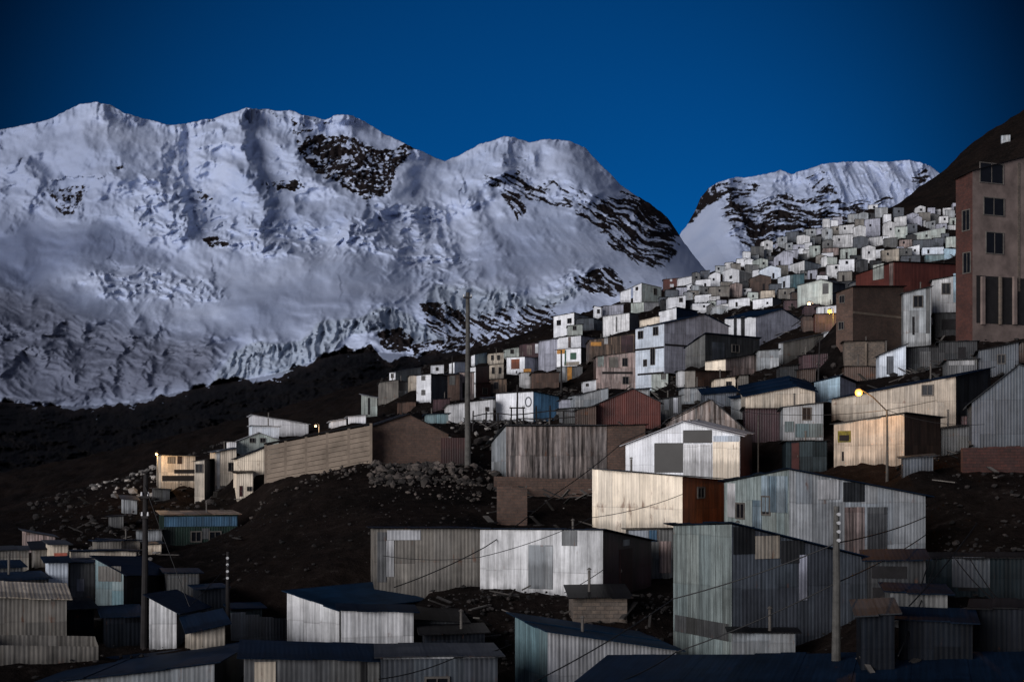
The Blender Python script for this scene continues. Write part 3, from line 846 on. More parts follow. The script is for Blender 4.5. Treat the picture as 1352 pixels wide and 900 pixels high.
# left shoulder, two and three storey stacks
H_('dull tan two level house at the left end of the town ridge', 501, 526, 526, 505, 501, 0, 534, 170, 'tan', 'roofg', D=4)
H_('white ended house with long pale green side, outermost on the ridge', 514, 522, 556, 492, 491, 485, 505, 178, 'white', 'roofg', 'mint', D=7, win=[('L', 518, 496, 3, 5, 'w')])
H_('dull grey house below the long pale green side', 523, 548, 548, 504, 503, 0, 532, 171, 'mid', 'roofk', D=4, win=[('L', 528, 522, 18, 12, 'zinc')])
H_('tall white house with one small window on each of two floors', 550, 569, 591, 496, 494, 497, 529, 160, 'white', 'roofg', 'slate', D=5, win=[('L', 559, 499, 4, 5, 'w'), ('L', 559, 518, 4, 6, 'w')])
H_('tan strip of a house left of the tall white house', 541, 551, 551, 496, 495, 0, 514, 169, 'tanl', 'roofk', D=3)
H_('white hut with one window on the ridge, above the tall white house', 570, 586, 586, 482, 481, 0, 495, 182, 'white', 'roofk', D=3, win=[('L', 577, 487, 3, 4, 'w')])
H_('white and pale blue hut left of the tall wooden pole', 593, 600, 614, 480, 478, 478, 493, 186, 'white', 'roofk', 'bwhite', D=3)
H_('brownish lower house under the white hut of the ridge', 590, 607, 607, 495, 494, 0, 529, 166, 'brown', 'roofk', D=3, win=[('L', 597, 502, 8, 12, 'mid')])
H_('pinkish striped house behind the tall wooden pole', 607, 626, 626, 492, 491, 0, 529, 167, 'pink', 'roofk', D=3, win=[('L', 612, 515, 3, 20, 'void', 'opening')])
H_('white ended hut with pale blue side just right of the tall wooden pole', 622, 627, 643, 470, 468, 465, 481, 195, 'white', 'roofk', 'ice', D=4)
H_('cream and brown hut with two dark windows on the ridge', 645, 665, 665, 467, 465, 0, 480, 195, 'tanl', 'roofk', D=3, win=[('L', 650, 472, 3, 6, 'w'), ('L', 658, 472, 3, 6, 'w')])
H_('white ended red house right of the tall wooden pole', 621, 628, 646, 485, 484, 483, 505, 180, 'white', 'roofk', 'red', D=5)
H_('dark red lower house under the white ended red house', 621, 628, 648, 507, 506, 505, 527, 174, 'zincl', 'roofk', 'rbrick', D=5, win=[('R', 640, 516, 6, 8, 'w')])
H_('cream hut with two windows right of the red house', 646, 665, 665, 482, 480, 0, 499, 184, 'tanl', 'roofk', D=3, win=[('L', 651, 489, 3, 8, 'w'), ('L', 660, 489, 3, 8, 'w')])
H_('brown lower floor house under the cream two window hut', 648, 669, 669, 501, 500, 0, 520, 177, 'wood', 'roofk', D=3, win=[('L', 655, 509, 5, 9, 'w')])
H_('pale green hut with one window on the ridge right of the pole', 667, 685, 685, 461, 458, 0, 472, 200, 'mint', 'roofk', D=3, win=[('L', 676, 464, 4, 5, 'w')])
H_('white house with a square rust brown shutter', 669, 693, 713, 472, 471, 473, 492, 188, 'white', 'roofk', 'lav', D=4, win=[('L', 680.5, 480.5, 11, 13, 'orange', 'shutter')])
H_('maroon house with two white panels hanging over the ridge', 687, 713, 713, 455, 451, 0, 473, 198, 'maroon', 'roofk', D=4, win=[('L', 699, 462, 7, 13, 'pink'), ('L', 708.5, 460, 4, 12, 'white')])
H_('tall plain bluish grey house on the ridge', 713, 736, 736, 450, 447, 0, 491, 186, 'lav', 'roofg', D=5)
H_('whitish hut under an orange awning', 688, 701, 701, 492, 491, 0, 509, 176, 'zincl', 'roofk', D=3, win=[('L', 696, 489, 10, 4, 'gold', 'awning')])
H_('dark brown lower house under the tall bluish grey house', 702, 738, 738, 493, 491, 0, 513, 174, 'brown', 'roofk', D=4)
H_('white top storey hut with lilac side above the green window house', 736, 767, 787, 446, 443, 446, 459, 191, 'white', 'roofk', 'lav', D=5, win=[('L', 752, 452, 3.5, 14, 'brown', 'post')])
H_('white house with green window and ochre patch', 735, 767, 787, 462, 459, 462, 483, 184, 'white', 'roofk', 'dark', D=5,
   win=[('L', 757, 470, 8, 9, 'gwin', 'window'), ('L', 741, 464, 11, 6, 'gold'), ('L', 746.5, 472, 2, 20, 'gwin', 'post'), ('L', 755, 480, 20, 5, 'tanl')])
H_('grey lower floor house with ochre door', 738, 769, 769, 485, 483, 0, 504, 178, 'mid', 'roofk', D=4, win=[('L', 752, 493, 6, 18, 'd', 'gold'), ('L', 743, 493, 7, 18, 'zinc')])
H_('rusty board house with ochre balcony below the cream white house', 778, 838, 838, 449, 440, 0, 468, 178, 'wood', 'roofg', D=6, wr='brown',
   win=[('L', 787, 454, 14, 5, 'gold'), ('L', 800, 449, 5, 10, 'zincl'), ('L', 828, 454, 16, 22, 'maroon')])
H_('tall brown patched house left of the blue white house', 787, 840, 840, 471, 464, 0, 514, 168, 'pink', 'roofk', D=6, wr='brown',
   win=[('L', 793, 477, 8, 14, 'mint'), ('L', 810, 478, 12, 14, 'tan'), ('L', 815, 492, 40, 3, 'void', 'balcony_floor'), ('L', 825, 478, 6, 10, 'w'), ('L', 826, 502, 7, 9, 'w')])
H_('white house with two dark square windows alone on the ridge', 731, 758, 798, 418, 413, 424, 444, 215, 'white', 'roofk', 'slate', D=8, win=[('L', 738, 426, 5, 6, 'w'), ('L', 752, 423.5, 5, 6, 'w')])
H_('small pale green hut in front of the two square windows house', 750, 769, 769, 430, 428, 0, 442, 210, 'mint', 'roofk', D=3, win=[('L', 758.5, 433, 4, 5, 'w')])
H_('tiny white hut at the left of a lilac ribbed hut on the ridge', 785, 794, 794, 404, 406, 0, 418, 225, 'white', 'roofk', D=3, win=[('L', 790, 411, 3, 5, 'w')])
H_('lilac ribbed hut under a pale pointed roof on the ridge', 797, 823, 823, 404, 402, 0, 417, 226, 'lav', 'roofl', D=4)
H_('cream white square house in front of the lilac ribbed hut', 796, 831, 843, 418, 413, 415, 441, 205, 'zincl', 'roofl', 'slate', D=5, win=[('L', 814, 428, 2, 20, 'mid')])
H_('white stepped hut with lower part on the ridge right of the snowy rocks', 820, 833, 833, 385, 380, 0, 397, 240, 'white', 'roofl', D=3)
H_('white ended house with long pale green side high on the ridge', 836, 847, 873, 379, 374, 380, 401, 238, 'white', 'roofl', 'mint', D=6, win=[('L', 841, 381, 3, 4, 'w'), ('R', 865, 385, 4, 8, 'w')])
H_('low pale green base house under the ridge house', 833, 850, 873, 400, 399, 399, 413, 231, 'mint', 'roofk', 'zincl', D=5)
H_('yellowish cream low hut just above the blue white house', 847, 871, 871, 422, 417, 0, 430, 198, 'cream', 'roofk', D=3)
H_('white gable hut with navy roof above the blue white house', 870, 893, 921, 412, 406, 411, 424, 204, 'white', 'navy', 'navy', D=6)
H_('white hut with one window behind the white gable hut', 882, 905, 905, 393, 390, 0, 409, 220, 'white', 'roofg', D=4, win=[('L', 899, 396, 4, 5, 'w')])
H_('small red hut with white window frames on the skyline', 876, 895, 895, 369, 367, 0, 382, 250, 'red', 'roofk', D=3, win=[('L', 886, 370, 3, 3, 'white', 'window'), ('L', 887, 377, 5, 4, 'white', 'window')])
H_('white hut right beside the small red hut', 895, 916, 916, 368, 364, 0, 378, 248, 'white', 'roofl', D=3)
# ---- small huts, row by row, left to right -----------------------------
ORD = ['first', 'second', 'third', 'fourth', 'fifth', 'sixth', 'seventh', 'eighth', 'ninth', 'tenth', 'eleventh', 'twelfth', 'thirteenth', 'fourteenth']
WORD = {k: v[2] for k, v in SPEC.items()}


def row(desc, items):
    for i, it in enumerate(items):
        x0, xc, x1, yL, yC, yb, Y, wall = it[:8]
        kw = it[8] if len(it) > 8 else {}
        win = kw.get('win', ())
        if not win and random.random() < .55 and xc - x0 > 9:
            px_, h_ = x0 + (xc - x0) * random.uniform(.25, .75), yb - max(yL, yC)
            more = [('L', px_, max(yL, yC) + h_ * .36, 2.6, 3.2, 'w')] if random.random() < .6 else [('L', px_, yb - h_ * .36, 2.8, h_ * .66, 'void', 'door')]
        else:
            more = []
        extra = ' with one window' if len(win) == 1 else ''
        lab = '%s hut%s, %s from left, row %s' % (WORD[wall], extra, ORD[i], desc)
        house(lab, x0, xc, x1, yL, yC, kw.get('yR', yC), yb, Y, wall, kw.get('roof', random.choice(['roofk', 'roofg', 'roofk', 'navy'])), kw.get('wr'),
              D=kw.get('D', 3.2), win=list(win) + more, pk=kw.get('pk') or (('L', (x0 + xc) / 2, min(yL, yC) - (xc - x0) * .12) if xc - x0 > 13 and random.random() < .3 else None), name='tin_hut', far=True, oh=0.1)


row('next to the red skyline hut', [
    (919, 938, 938, 370, 368, 382, 240, 'white'), (937, 951, 951, 363, 361, 379, 243, 'white'),
    (954, 976, 993, 359, 357, 375, 240, 'white', dict(win=[('L', 965, 366, 3.5, 4, 'w')], wr='mid', yR=361, roof='roofl')),
    (973, 986, 986, 342, 341, 351, 262, 'white'), (987, 1002, 1002, 338, 336, 348, 266, 'zinc')])
row('one below the red skyline hut', [
    (893, 907, 907, 380, 379, 391, 236, 'lav'), (918, 939, 939, 390, 388, 399, 226, 'white'),
    (937, 963, 963, 379, 378, 392, 232, 'tan'), (964, 980, 980, 376, 375, 390, 233, 'pink')])
row('above the white fronted lilac house', [
    (914, 939, 939, 401, 400, 410, 216, 'white', dict(wr='slate')), (940, 961, 961, 407, 405, 414, 205, 'zinc', dict(roof='roofl')),
    (963, 990, 990, 396, 393, 405, 211, 'white', dict(roof='roofl')), (994, 1020, 1032, 396, 393, 407, 204, 'white', dict(wr='slate', yR=396))])
row('around the black mound hut', [
    (990, 1018, 1018, 368, 366, 389, 236, 'brown', dict(roof='roofk')), (1005, 1023, 1023, 384, 383, 395, 222, 'tanl'),
    (1028, 1049, 1049, 382, 380, 395, 220, 'tan', dict(wr='dark'))])
row('of bluish huts near the lamps', [
    (995, 1014, 1014, 344, 343, 354, 258, 'mint'), (994, 1003, 1003, 357, 356, 367, 250, 'white'), (1003, 1031, 1031, 357, 354, 368, 247, 'bwhite'),
    (1027, 1043, 1062, 367, 363, 380, 230, 'bwhite', dict(wr='teal', yR=361)), (1022, 1047, 1047, 340, 334, 354, 256, 'lav'),
    (1040, 1062, 1084, 351, 344, 360, 252, 'zincl', dict(wr='slate', yR=350, roof='navy')), (1067, 1079, 1079, 357, 356, 369, 240, 'lav'), (1083, 1097, 1097, 359, 358, 368, 238, 'maroon')])
row('scattered under the snowy rocks', [
    (1019, 1030, 1030, 333, 328, 336, 275, 'white', dict(roof='roofl')), (1034, 1053, 1053, 331, 330, 340, 262, 'lav'), (1040, 1052, 1052, 314, 314, 323, 286, 'zinc'),
    (1055, 1061, 1061, 328, 328, 338, 268, 'white'), (1064, 1069, 1069, 331, 331, 338, 267, 'white'), (1069, 1083, 1083, 325, 324, 338, 266, 'mint'),
    (1073, 1084, 1084, 312, 312, 322, 285, 'mid'), (1086, 1100, 1100, 319, 318, 329, 275, 'mid')])
row('two above the red brown house', [
    (1087, 1107, 1107, 328, 327, 337, 262, 'pink'), (1110, 1131, 1131, 329, 327, 342, 255, 'mint'), (1138, 1156, 1156, 327, 326, 345, 250, 'zincl', dict(wr='dark')),
    (1164, 1187, 1187, 331, 328, 343, 252, 'tanl'), (1198, 1214, 1214, 327, 323, 337, 258, 'white'), (1218, 1246, 1246, 327, 326, 335, 255, 'bwhite'), (1247, 1265, 1265, 328, 329, 343, 250, 'ice')])
row('directly above the red brown house', [
    (1092, 1108, 1108, 350, 349, 365, 236, 'zincl', dict(win=[('L', 1104, 353, 3.5, 4, 'w')])), (1108, 1128, 1128, 343, 342, 358, 240, 'white', dict(win=[('L', 1118, 346.5, 3.5, 4, 'w')])),
    (1107, 1125, 1125, 359, 358, 373, 228, 'tan'), (1132, 1146, 1146, 345, 344, 358, 238, 'dark')])
row('midway up the upper huts', [
    (1100, 1126, 1126, 311, 309, 326, 278, 'zincl'), (1127, 1143, 1143, 300, 299, 313, 282, 'zincl'), (1147, 1165, 1165, 314, 312, 325, 272, 'zincl'), (1166, 1173, 1173, 312, 312, 321, 270, 'white'),
    (1182, 1198, 1198, 300, 299, 313, 279, 'mint'), (1188, 1204, 1204, 317, 316, 326, 265, 'pink'), (1205, 1248, 1248, 309, 300, 315, 275, 'mint', dict(roof='roofl')), (1249, 1263, 1263, 313, 312, 327, 262, 'mint')])
row('second below the bare dark hill', [
    (1090, 1100, 1100, 300, 299, 307, 292, 'white'), (1108, 1128, 1128, 298, 296, 308, 288, 'zincl'), (1142, 1162, 1162, 290, 288, 311, 286, 'lav'), (1166, 1182, 1182, 296, 294, 314, 280, 'zincl'),
    (1181, 1197, 1197, 287, 285, 297, 290, 'zincl'), (1198, 1211, 1211, 296, 296, 306, 284, 'slate'), (1214, 1222, 1222, 292, 291, 300, 292, 'zincl'), (1223, 1235, 1235, 293, 291, 300, 291, 'zinc'),
    (1240, 1252, 1252, 286, 285, 295, 294, 'zincl'), (1254, 1264, 1264, 288, 287, 298, 290, 'mint'), (1236, 1250, 1250, 296, 295, 303, 287, 'lav')])
row('highest, against the bare dark hill', [
    (1147, 1159, 1159, 271, 270, 278, 318, 'white', dict(roof='roofl')), (1158, 1168, 1168, 277, 276, 282, 312, 'white', dict(roof='roofl')),
    (1208, 1222, 1222, 275, 273, 286, 305, 'zincl', dict(win=[('L', 1216, 277, 3, 3, 'w')])), (1231, 1242, 1242, 277, 276, 284, 303, 'zincl'), (1245, 1257, 1257, 275, 274, 283, 303, 'zincl'),
    (1258, 1268, 1268, 268, 268, 283, 300, 'lav')])
house('lone tiny white hut high on the bare dark hill above the apartment block', 1322, 1334, 1334, 179, 178, 0, 188, 335, 'zinc', 'roofg', D=2, name='tin_hut', far=True)
row('between lamps and brick house', [
    (1062, 1082, 1082, 404, 402, 414, 172, 'maroon'), (1060, 1078, 1078, 418, 417, 432, 160, 'brown')])

row('of dull huts below the upper rows', [
    (905, 917, 917, 397, 396, 409, 222, 'dark'), (1046, 1062, 1062, 386, 385, 399, 186, 'brown'), (1036, 1054, 1054, 397, 396, 409, 184, 'maroon'), (1098, 1130, 1130, 373, 371, 386, 190, 'dark'),
    (1122, 1136, 1136, 375, 374, 388, 186, 'mid')])
row('of dark huts between the pale upper ones', [
    (1127, 1146, 1146, 314, 314, 327, 270, 'slate'), (1150, 1164, 1164, 344, 344, 354, 246, 'dark'), (1168, 1185, 1185, 315, 314, 327, 268, 'mid'), (1190, 1215, 1215, 338, 337, 347, 245, 'slate'),
    (1206, 1232, 1232, 317, 316, 328, 262, 'slate'), (1222, 1240, 1240, 285, 284, 293, 296, 'mid'), (1222, 1247, 1247, 337, 336, 347, 246, 'teal')])
row('of grey huts filling the snowy shoulder', [
    (762, 784, 784, 421, 420, 434, 214, 'slate'), (945, 958, 958, 351, 351, 361, 256, 'zinc'), (958, 968, 968, 347, 346, 355, 262, 'zincl'), (1004, 1018, 1018, 333, 331, 343, 268, 'zinc'), (1024, 1040, 1040, 321, 320, 331, 280, 'lav'),
    (1062, 1078, 1078, 303, 302, 313, 292, 'zinc'), (1100, 1112, 1112, 287, 286, 296, 300, 'lav'), (1120, 1134, 1134, 283, 282, 293, 304, 'zinc')])
near('small tan hut below the pinkish ribbed hut', 976, 988, 988, 496, 495, 0, 513, 127, 'tan', 'roofk', D=2.5)
near('shed with wide navy roof above the weathered board gable', 930, 972, 972, 521, 517, 0, 536, 111, 'slate', 'navy', D=5, rise=.7)
near('low teal shed left of the cream walled hut behind the stone pile', 563, 592, 592, 547, 546, 0, 558, 121, 'teal', 'navy', D=3)
near('small lilac hut with scrap around it above the plank clad shed', 741, 753, 753, 528, 527, 0, 546, 119, 'lav', 'roofg', D=2)
near('little zinc lean-to tucked against the weathered board gable', 969, 985, 985, 526, 524, 0, 545, 97, 'zinc', 'navy', D=2)
near('dark hut below the plain long grey wall', 1030, 1054, 1054, 484, 482, 0, 500, 120, 'dark', 'roofk', D=3)
near('brown hut right of the dark hut under the plain long grey wall', 1056, 1077, 1077, 488, 486, 0, 503, 117, 'brown', 'roofk', D=3)
near('maroon shed behind the thin leaning pole', 1060, 1093, 1093, 469, 466, 0, 492, 125, 'maroon', 'roofk', D=4)
near('dull shed in the shadow left under the apartment block', 1240, 1290, 1290, 452, 450, 0, 480, 107, 'dark', 'roofg', D=4, win=[('L', 1270, 466, 10, 16, 'void', 'door')])
near('low hut with pale top strip over the long cream house', 1250, 1290, 1290, 476, 474, 0, 497, 99.5, 'mid', 'roofg', D=3, win=[('L', 1270, 479, 34, 6, 'zincl')])
near('slate shed below the apartment block at the right edge', 1292, 1345, 1345, 463, 452, 0, 492, 99, 'slate', 'roofk', D=4, win=[('L', 1322, 474, 9, 11, 'w')])
near('brown shed in the corner under the apartment block', 1345, 1400, 1400, 452, 448, 0, 480, 104, 'brown', 'roofk', D=4)
near('maroon lean-to right of the long cream house', 1250, 1284, 1284, 551, 548, 0, 574, 87, 'maroon', 'roofk', D=3)
near('low slate hut on the dark bank beneath the lamp post', 1192, 1232, 1232, 605, 602, 0, 620, 75, 'slate', 'roofg', D=2.5)
near('rusty boarded hut on the bank under the glacier side houses', 528, 549, 549, 531, 530, 0, 545, 160, 'brown', 'roofk', D=3)
near('dark boarded hut in front of the tall white two floor house', 573, 594, 594, 527, 526, 0, 541, 152, 'maroon', 'roofk', D=3)
near('grey hut with pale door between the red house and the ring hut', 640, 662, 662, 526, 525, 0, 539, 150, 'mid', 'roofg', D=3, win=[('L', 651, 533, 5, 10, 'zincl', 'door')])
near('low zinc hut left of the narrow white hut under the blue white house', 836, 858, 858, 515, 513, 0, 528, 140, 'zinc', 'roofg', D=3)

near('low tan shed behind the thin cream front, left of the wooden pole', 128, 160, 160, 715, 714, 0, 729, 83, 'tan', 'navy', D=3)
near('dull low hut under the sandy block hut at the left edge', -12, 30, 30, 750, 749, 0, 764, 70, 'mid', 'navy', D=3)
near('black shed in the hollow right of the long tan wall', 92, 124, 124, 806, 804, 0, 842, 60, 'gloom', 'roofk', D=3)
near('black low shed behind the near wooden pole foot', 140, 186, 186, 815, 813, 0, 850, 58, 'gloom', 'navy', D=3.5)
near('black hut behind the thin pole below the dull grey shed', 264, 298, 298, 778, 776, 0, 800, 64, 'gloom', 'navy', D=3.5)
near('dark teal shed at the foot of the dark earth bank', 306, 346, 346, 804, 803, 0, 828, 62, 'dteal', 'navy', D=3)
near('pale low shed squeezed above the teal gable', 100, 124, 124, 739, 738, 0, 752, 74, 'zinc', 'roofg', D=2.5)
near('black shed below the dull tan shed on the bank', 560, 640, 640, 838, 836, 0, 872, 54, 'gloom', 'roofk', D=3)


def inside(x, y, P):
    c = False
    for i in range(len(P)):
        (ax, ay), (bx, by) = P[i - 1], P[i]
        if (ay > y) != (by > y) and x < (bx - ax) * (y - ay) / (by - ay) + ax:
            c = not c
    return c


def wedge(poly, want, sizes, walls):
    rng = random.Random(41)
    done = 0
    for _ in range(4000):
        if done >= want:
            break
        px, yb = rng.uniform(870, 1265), rng.uniform(270, 425)
        if not inside(px, yb, poly):
            continue
        w_, h_ = rng.uniform(*sizes), rng.uniform(8, 13)
        x0, x1, yt = px - w_ / 2, px + w_ / 2, yb - h_
        bad = False
        num = den = 0
        for (a0, a1, t0, b0, yy) in FARH:
            ox, oy = min(x1, a1) - max(x0, a0), min(yb, b0) - max(yt, t0)
            if ox > 0 and oy > 0 and ox * oy > .3 * w_ * h_:
                bad = True
                break
            dd = ((px - (a0 + a1) / 2) ** 2 + ((yb - b0) * 2) ** 2) + 4
            num += yy / dd ** 1.5
            den += 1 / dd ** 1.5
        if bad:
            continue
        k = rng.choice(walls)
        LABELS.pop('x', None)
        lab = 'small %s hut wedged between larger huts high on the hillside' % WORD[k]
        LABELS.pop(lab, None)
        tl = rng.uniform(-1, 1.5)
        more = [('L', px, yt + h_ * .4, 2.4, 3, 'w')] if rng.random() < .4 else []
        house(lab, x0, x1, x1, yt + tl, yt, 0, yb, num / den, k, rng.choice(['roofk', 'roofg', 'navy']), D=3, win=more, name='tin_hut', far=True, oh=.1,
              grp='small %s huts wedged between larger ones' % WORD[k], pk=('L', px, yt - 2) if rng.random() < .3 else None)
        done += 1
    print('wedged', done)


wedge([(872, 398), (960, 352), (1030, 322), (1100, 296), (1150, 284), (1264, 284), (1264, 345), (1130, 352), (1100, 366), (1050, 404), (960, 414), (900, 424), (860, 420)], 70, (9, 17),
      ['zincl', 'zinc', 'mid', 'slate', 'white', 'tan', 'mint', 'dark', 'lav'])

# ------------------------------------------------------- walls and fences
def slab_wall():
    a, b = at(351, 588, 101), at(490, 561, 95)
    za, zb_ = at(351, 632, 101).z, at(490, 607, 95).z
    t = empty('concrete_wall', (a.x, a.y, za), 'long wall of stacked horizontal concrete slabs above the dark earth bank', 'wall')
    o = Vector((a.x, a.y, za))
    n = 5
    d = Vector((b.x - a.x, b.y - a.y, 0))
    nrm = Vector((d.y, -d.x, 0)).normalized()
    sl = MB()
    for i in range(n):
        p0, p1 = a.lerp(b, i / n), a.lerp(b, (i + 1) / n)
        g0, g1 = za + (zb_ - za) * i / n, za + (zb_ - za) * (i + 1) / n
        top0, top1 = p0.z, p1.z
        rows = 7
        for r in range(-2, rows):
            q0, q1 = r / rows, (r + 1) / rows - 0.012
            off = random.uniform(0, .02)
            A = Vector((p0.x, p0.y, 0)) - o
            B = Vector((p1.x, p1.y, 0)) - o
            A.z = B.z = 0
            h = lambda g, tp, q: g + (tp - g) * q - za
            pts = []
            for q in (q0, q1):
                for P_, g, tp, k in ((A, g0, top0, 1), (B, g1, top1, 1), (B, g1, top1, 0), (A, g0, top0, 0)):
                    v = P_ + nrm * (0.05 + off if k else -0.05)
                    pts.append(Vector((v.x, v.y, h(g, tp, q))))
            sl.box8(pts)
    sl.build('slabs', M('concrete'), t)
    for i in range(n + 1):
        p = a.lerp(b, i / n)
        g = za + (zb_ - za) * i / n
        mb = MB()
        c = Vector((p.x, p.y, 0)) - Vector((o.x, o.y, 0))
        mb.box(c.x - .09, c.x + .09, c.y - .14, c.y + .14, g - za - 1, p.z - za + .12)
        mb.build('post', M('concrete'), t)
    mb = MB()
    u = d.normalized()
    e0, e1 = Vector((0, 0, a.z - za + .06)), Vector((d.x, d.y, b.z - za + .06))
    q = [e0 + nrm * .2, e1 + nrm * .2, e1 - nrm * .2, e0 - nrm * .2]
    mb.box8(q + [v + Vector((0, 0, .1)) for v in q])
    mb.build('coping', M('roofk'), t)
    for f in (0, .25, .5, .75, 1):
        v = a.lerp(b, f)
        CTRL.append((v.x, v.y, za + (zb_ - za) * f))


slab_wall()


def low_wall(name, label, cat, x0, y0, Y0, x1, y1, Y1, h0, h1, th, mat, ctrl=True):
    """a wall from base pixel 0 to base pixel 1, h in metres"""
    a, b = at(x0, y0, Y0), at(x1, y1, Y1)
    o = a.copy()
    d = Vector((b.x - a.x, b.y - a.y, 0))
    nrm = Vector((d.y, -d.x, 0)).normalized()
    if nrm.y > 0:
        nrm = -nrm
    mb = MB()
    n = max(2, int(d.length / 0.6))
    uo = 0
    for i in range(n):
        f0, f1 = i / n, (i + 1) / n
        p0, p1 = a.lerp(b, f0) - o, a.lerp(b, f1) - o
        t0 = h0 + (h1 - h0) * f0 + random.uniform(-.05, .05)
        t1 = t0 + random.uniform(-.03, .03)
        L = (p1 - p0).length
        up = lambda v, z: v + Vector((0, 0, z))
        A, B, C, D_ = p0 + nrm * th / 2, p1 + nrm * th / 2, p1 - nrm * th / 2, p0 - nrm * th / 2
        q = [up(A, -1), up(B, -1), up(C, -1), up(D_, -1), up(A, t0), up(B, t1), up(C, t1), up(D_, t0)]
        for ids in ((0, 1, 5, 4), (1, 2, 6, 5), (2, 3, 7, 6), (3, 0, 4, 7), (4, 5, 6, 7)):
            pts = [q[k] for k in ids]
            u0, u1 = f0 * d.length, f1 * d.length
            mb.poly(pts, [(u0, pts[0].z), (u1, pts[1].z), (u1, pts[2].z), (u0, pts[3].z)])
    ob = mb.build(name, M(mat))
    ob.location = o
    tag(ob, label, cat)
    if ctrl:
        for f in (0, .5, 1):
            CTRL.append(tuple(a.lerp(b, f)))


low_wall('metal_gate', 'dark rust red sheet metal gate right of the brown brick gable', 'gate', 582, 613, 96, 614, 613, 96, 1.8, 1.75, .06, 'gatered')
low_wall('retaining_wall', 'low broken brick wall under the plank clad shed', 'wall', 652, 652, 88, 790, 652, 88, 1.1, .9, .3, 'bbrick')
low_wall('stone_wall', 'dark red stone retaining wall under the slate gable house', 'wall', 1270, 624, 76, 1420, 622, 76, 1.3, 1.5, .4, 'rstone')
low_wall('block_wall', 'short brown block stub standing on the bank left of the cream house', 'wall', 656, 690, 74, 696, 688, 74, 1.9, 1.7, .25, 'bbrick')
low_wall('tin_fence', 'dull grey tin fence between the thin pole and the twin sheds', 'fence', 305, 842, 58, 378, 842, 60, 1.0, .8, .05, 'slate')


def rail_fence():
    a, b = at(624, 566, 112), at(760, 560, 112)
    t = empty('wooden_fence', a, 'rickety open rail fence in front of the white ring hut', 'fence')
    n = 9
    for i in range(n):
        p = a.lerp(b, i / (n - 1)) - a
        mb = MB()
        h = random.uniform(1.1, 1.7)
        mb.tube([p + Vector((0, 0, -.6)), p + Vector((random.uniform(-.08, .08), 0, h))], .06, 6)
        mb.build('post', M('poledark'), t)
    for z in (.6, 1.05):
        mb = MB()
        pts = [a.lerp(b, i / (n - 1)) - a + Vector((0, -.06, z + random.uniform(-.1, .1))) for i in range(n)]
        mb.tube(pts, .045, 5)
        mb.build('rail', M('poledark'), t)
    CTRL.append(tuple(a))
    CTRL.append(tuple(b))


rail_fence()

# ring on the white hut: thin painted ring as a flat part on the wall
def ring():
    t = RING_HOUSE
    mb = MB()
    Y = 126
    c = at(688, 530, Y) - Vector(t.location)
    w_ = [o for o in t.children if o.name.startswith('walls')][0].data
    n = Vector(w_.polygons[0].normal)
    n.z = 0
    n.normalize()
    c = c - n * c.dot(n) + n * 0.03
    u = Vector((0, 0, 1)).cross(n).normalized()
    r0, r1 = 0.36, 0.46
    N = 28
    for i in range(N):
        a0, a1 = 2 * pi * i / N, 2 * pi * (i + 1) / N
        P = lambda r, a: c + u * r * cos(a) + Vector((0, 0, r * sin(a)))
        q = [P(r0, a0), P(r1, a0), P(r1, a1), P(r0, a1)]
        mb.poly(q)
        mb.poly([p + n * .012 for p in q])
        mb.poly([q[1], q[2], q[2] + n * .012, q[1] + n * .012])
    mb.build('painted_ring', M('slate'), t)


ring()

# ------------------------------------------------------------------ poles
def pole(label, px, top, base, Y, r, mat='polewood', arm=None, lean=0.0, ins=False, name='utility_pole', grp='poles carrying the cables'):
    b = at(px, base, Y)
    h = (base - top) / F * DW(Y)
    t = empty(name, b, label, 'pole', grp)
    mb = MB()
    pts = [Vector((lean * f + (random.uniform(-.015, .015) if 0 < f < 1 else 0), 0, -0.8 + (h + .8) * f)) for f in (0, .2, .4, .6, .8, 1)]
    mb.tube(pts, [r * (1.1 - .45 * f) for f in (0, .2, .4, .6, .8, 1)], 10)
    mb.build('shaft', M(mat), t, smooth=False)
    if arm:
        for dz, half in arm:
            am = MB()
            am.box(lean - half, lean + half, -r - .07, -r + .03, h - dz - .05, h - dz + .05)
            ao = am.build('crossarm', M('poledark'), t)
            for s in (-.85, 0.85):
                im = MB()
                im.tube([(lean + s * half, -r, h - dz + .05), (lean + s * half, -r, h - dz + .2)], [.05, .03], 8)
                im.build('insulator', M('porcelain'), ao)
    if ins:
        for k in range(4):
            im = MB()
            z = h - .25 - k * .28
            im.tube([(lean * .95, -r - .02, z), (lean * .95 + .02, -r - .12, z)], [.045, .06], 8)
            im.build('insulator', M('porcelain'), t)
    CTRL.append(tuple(b))
    return t


pole('tallest bare wooden pole rising in front of the glacier in mid town', 617.5, 386, 612, 91, .185, arm=[(.35, .28)])
pole('near wooden pole at the left among the blue roofs', 190, 626, 853, 57, .145, 'poledark', lean=.08, arm=[(.9, .16), (1.7, .14)])
pole('thinner dark pole right of the near left pole', 301, 728, 842, 60, .10, 'poledark', ins=True)
pole('concrete pole with white insulators in front of the tall metal house', 1104.5, 668, 884, 46, .145, 'polewood', ins=True)
pole('thin leaning pole above the light blue box hut', 1080, 446, 500, 112, .07, 'poledark', lean=.15)
pole('thin dark pole with a crossbar before the white ring hut', 683, 508, 578, 108, .09, 'poledark', arm=[(1.75, .6)])
pole('slim post beside the dark brown open porch', 1001, 548, 632, 84, .05, 'polewood')
pole('slim dark post left of the patchwork white house by the plank shed', 695, 640, 684, 82, .06, 'polewood')
pole('slim bare pole among the brown stacked houses on the ridge', 741, 462, 520, 150, .11, 'poledark')
pole('two short uprights like pole behind the white ridge hut', 597, 470, 500, 175, .1, 'poledark')


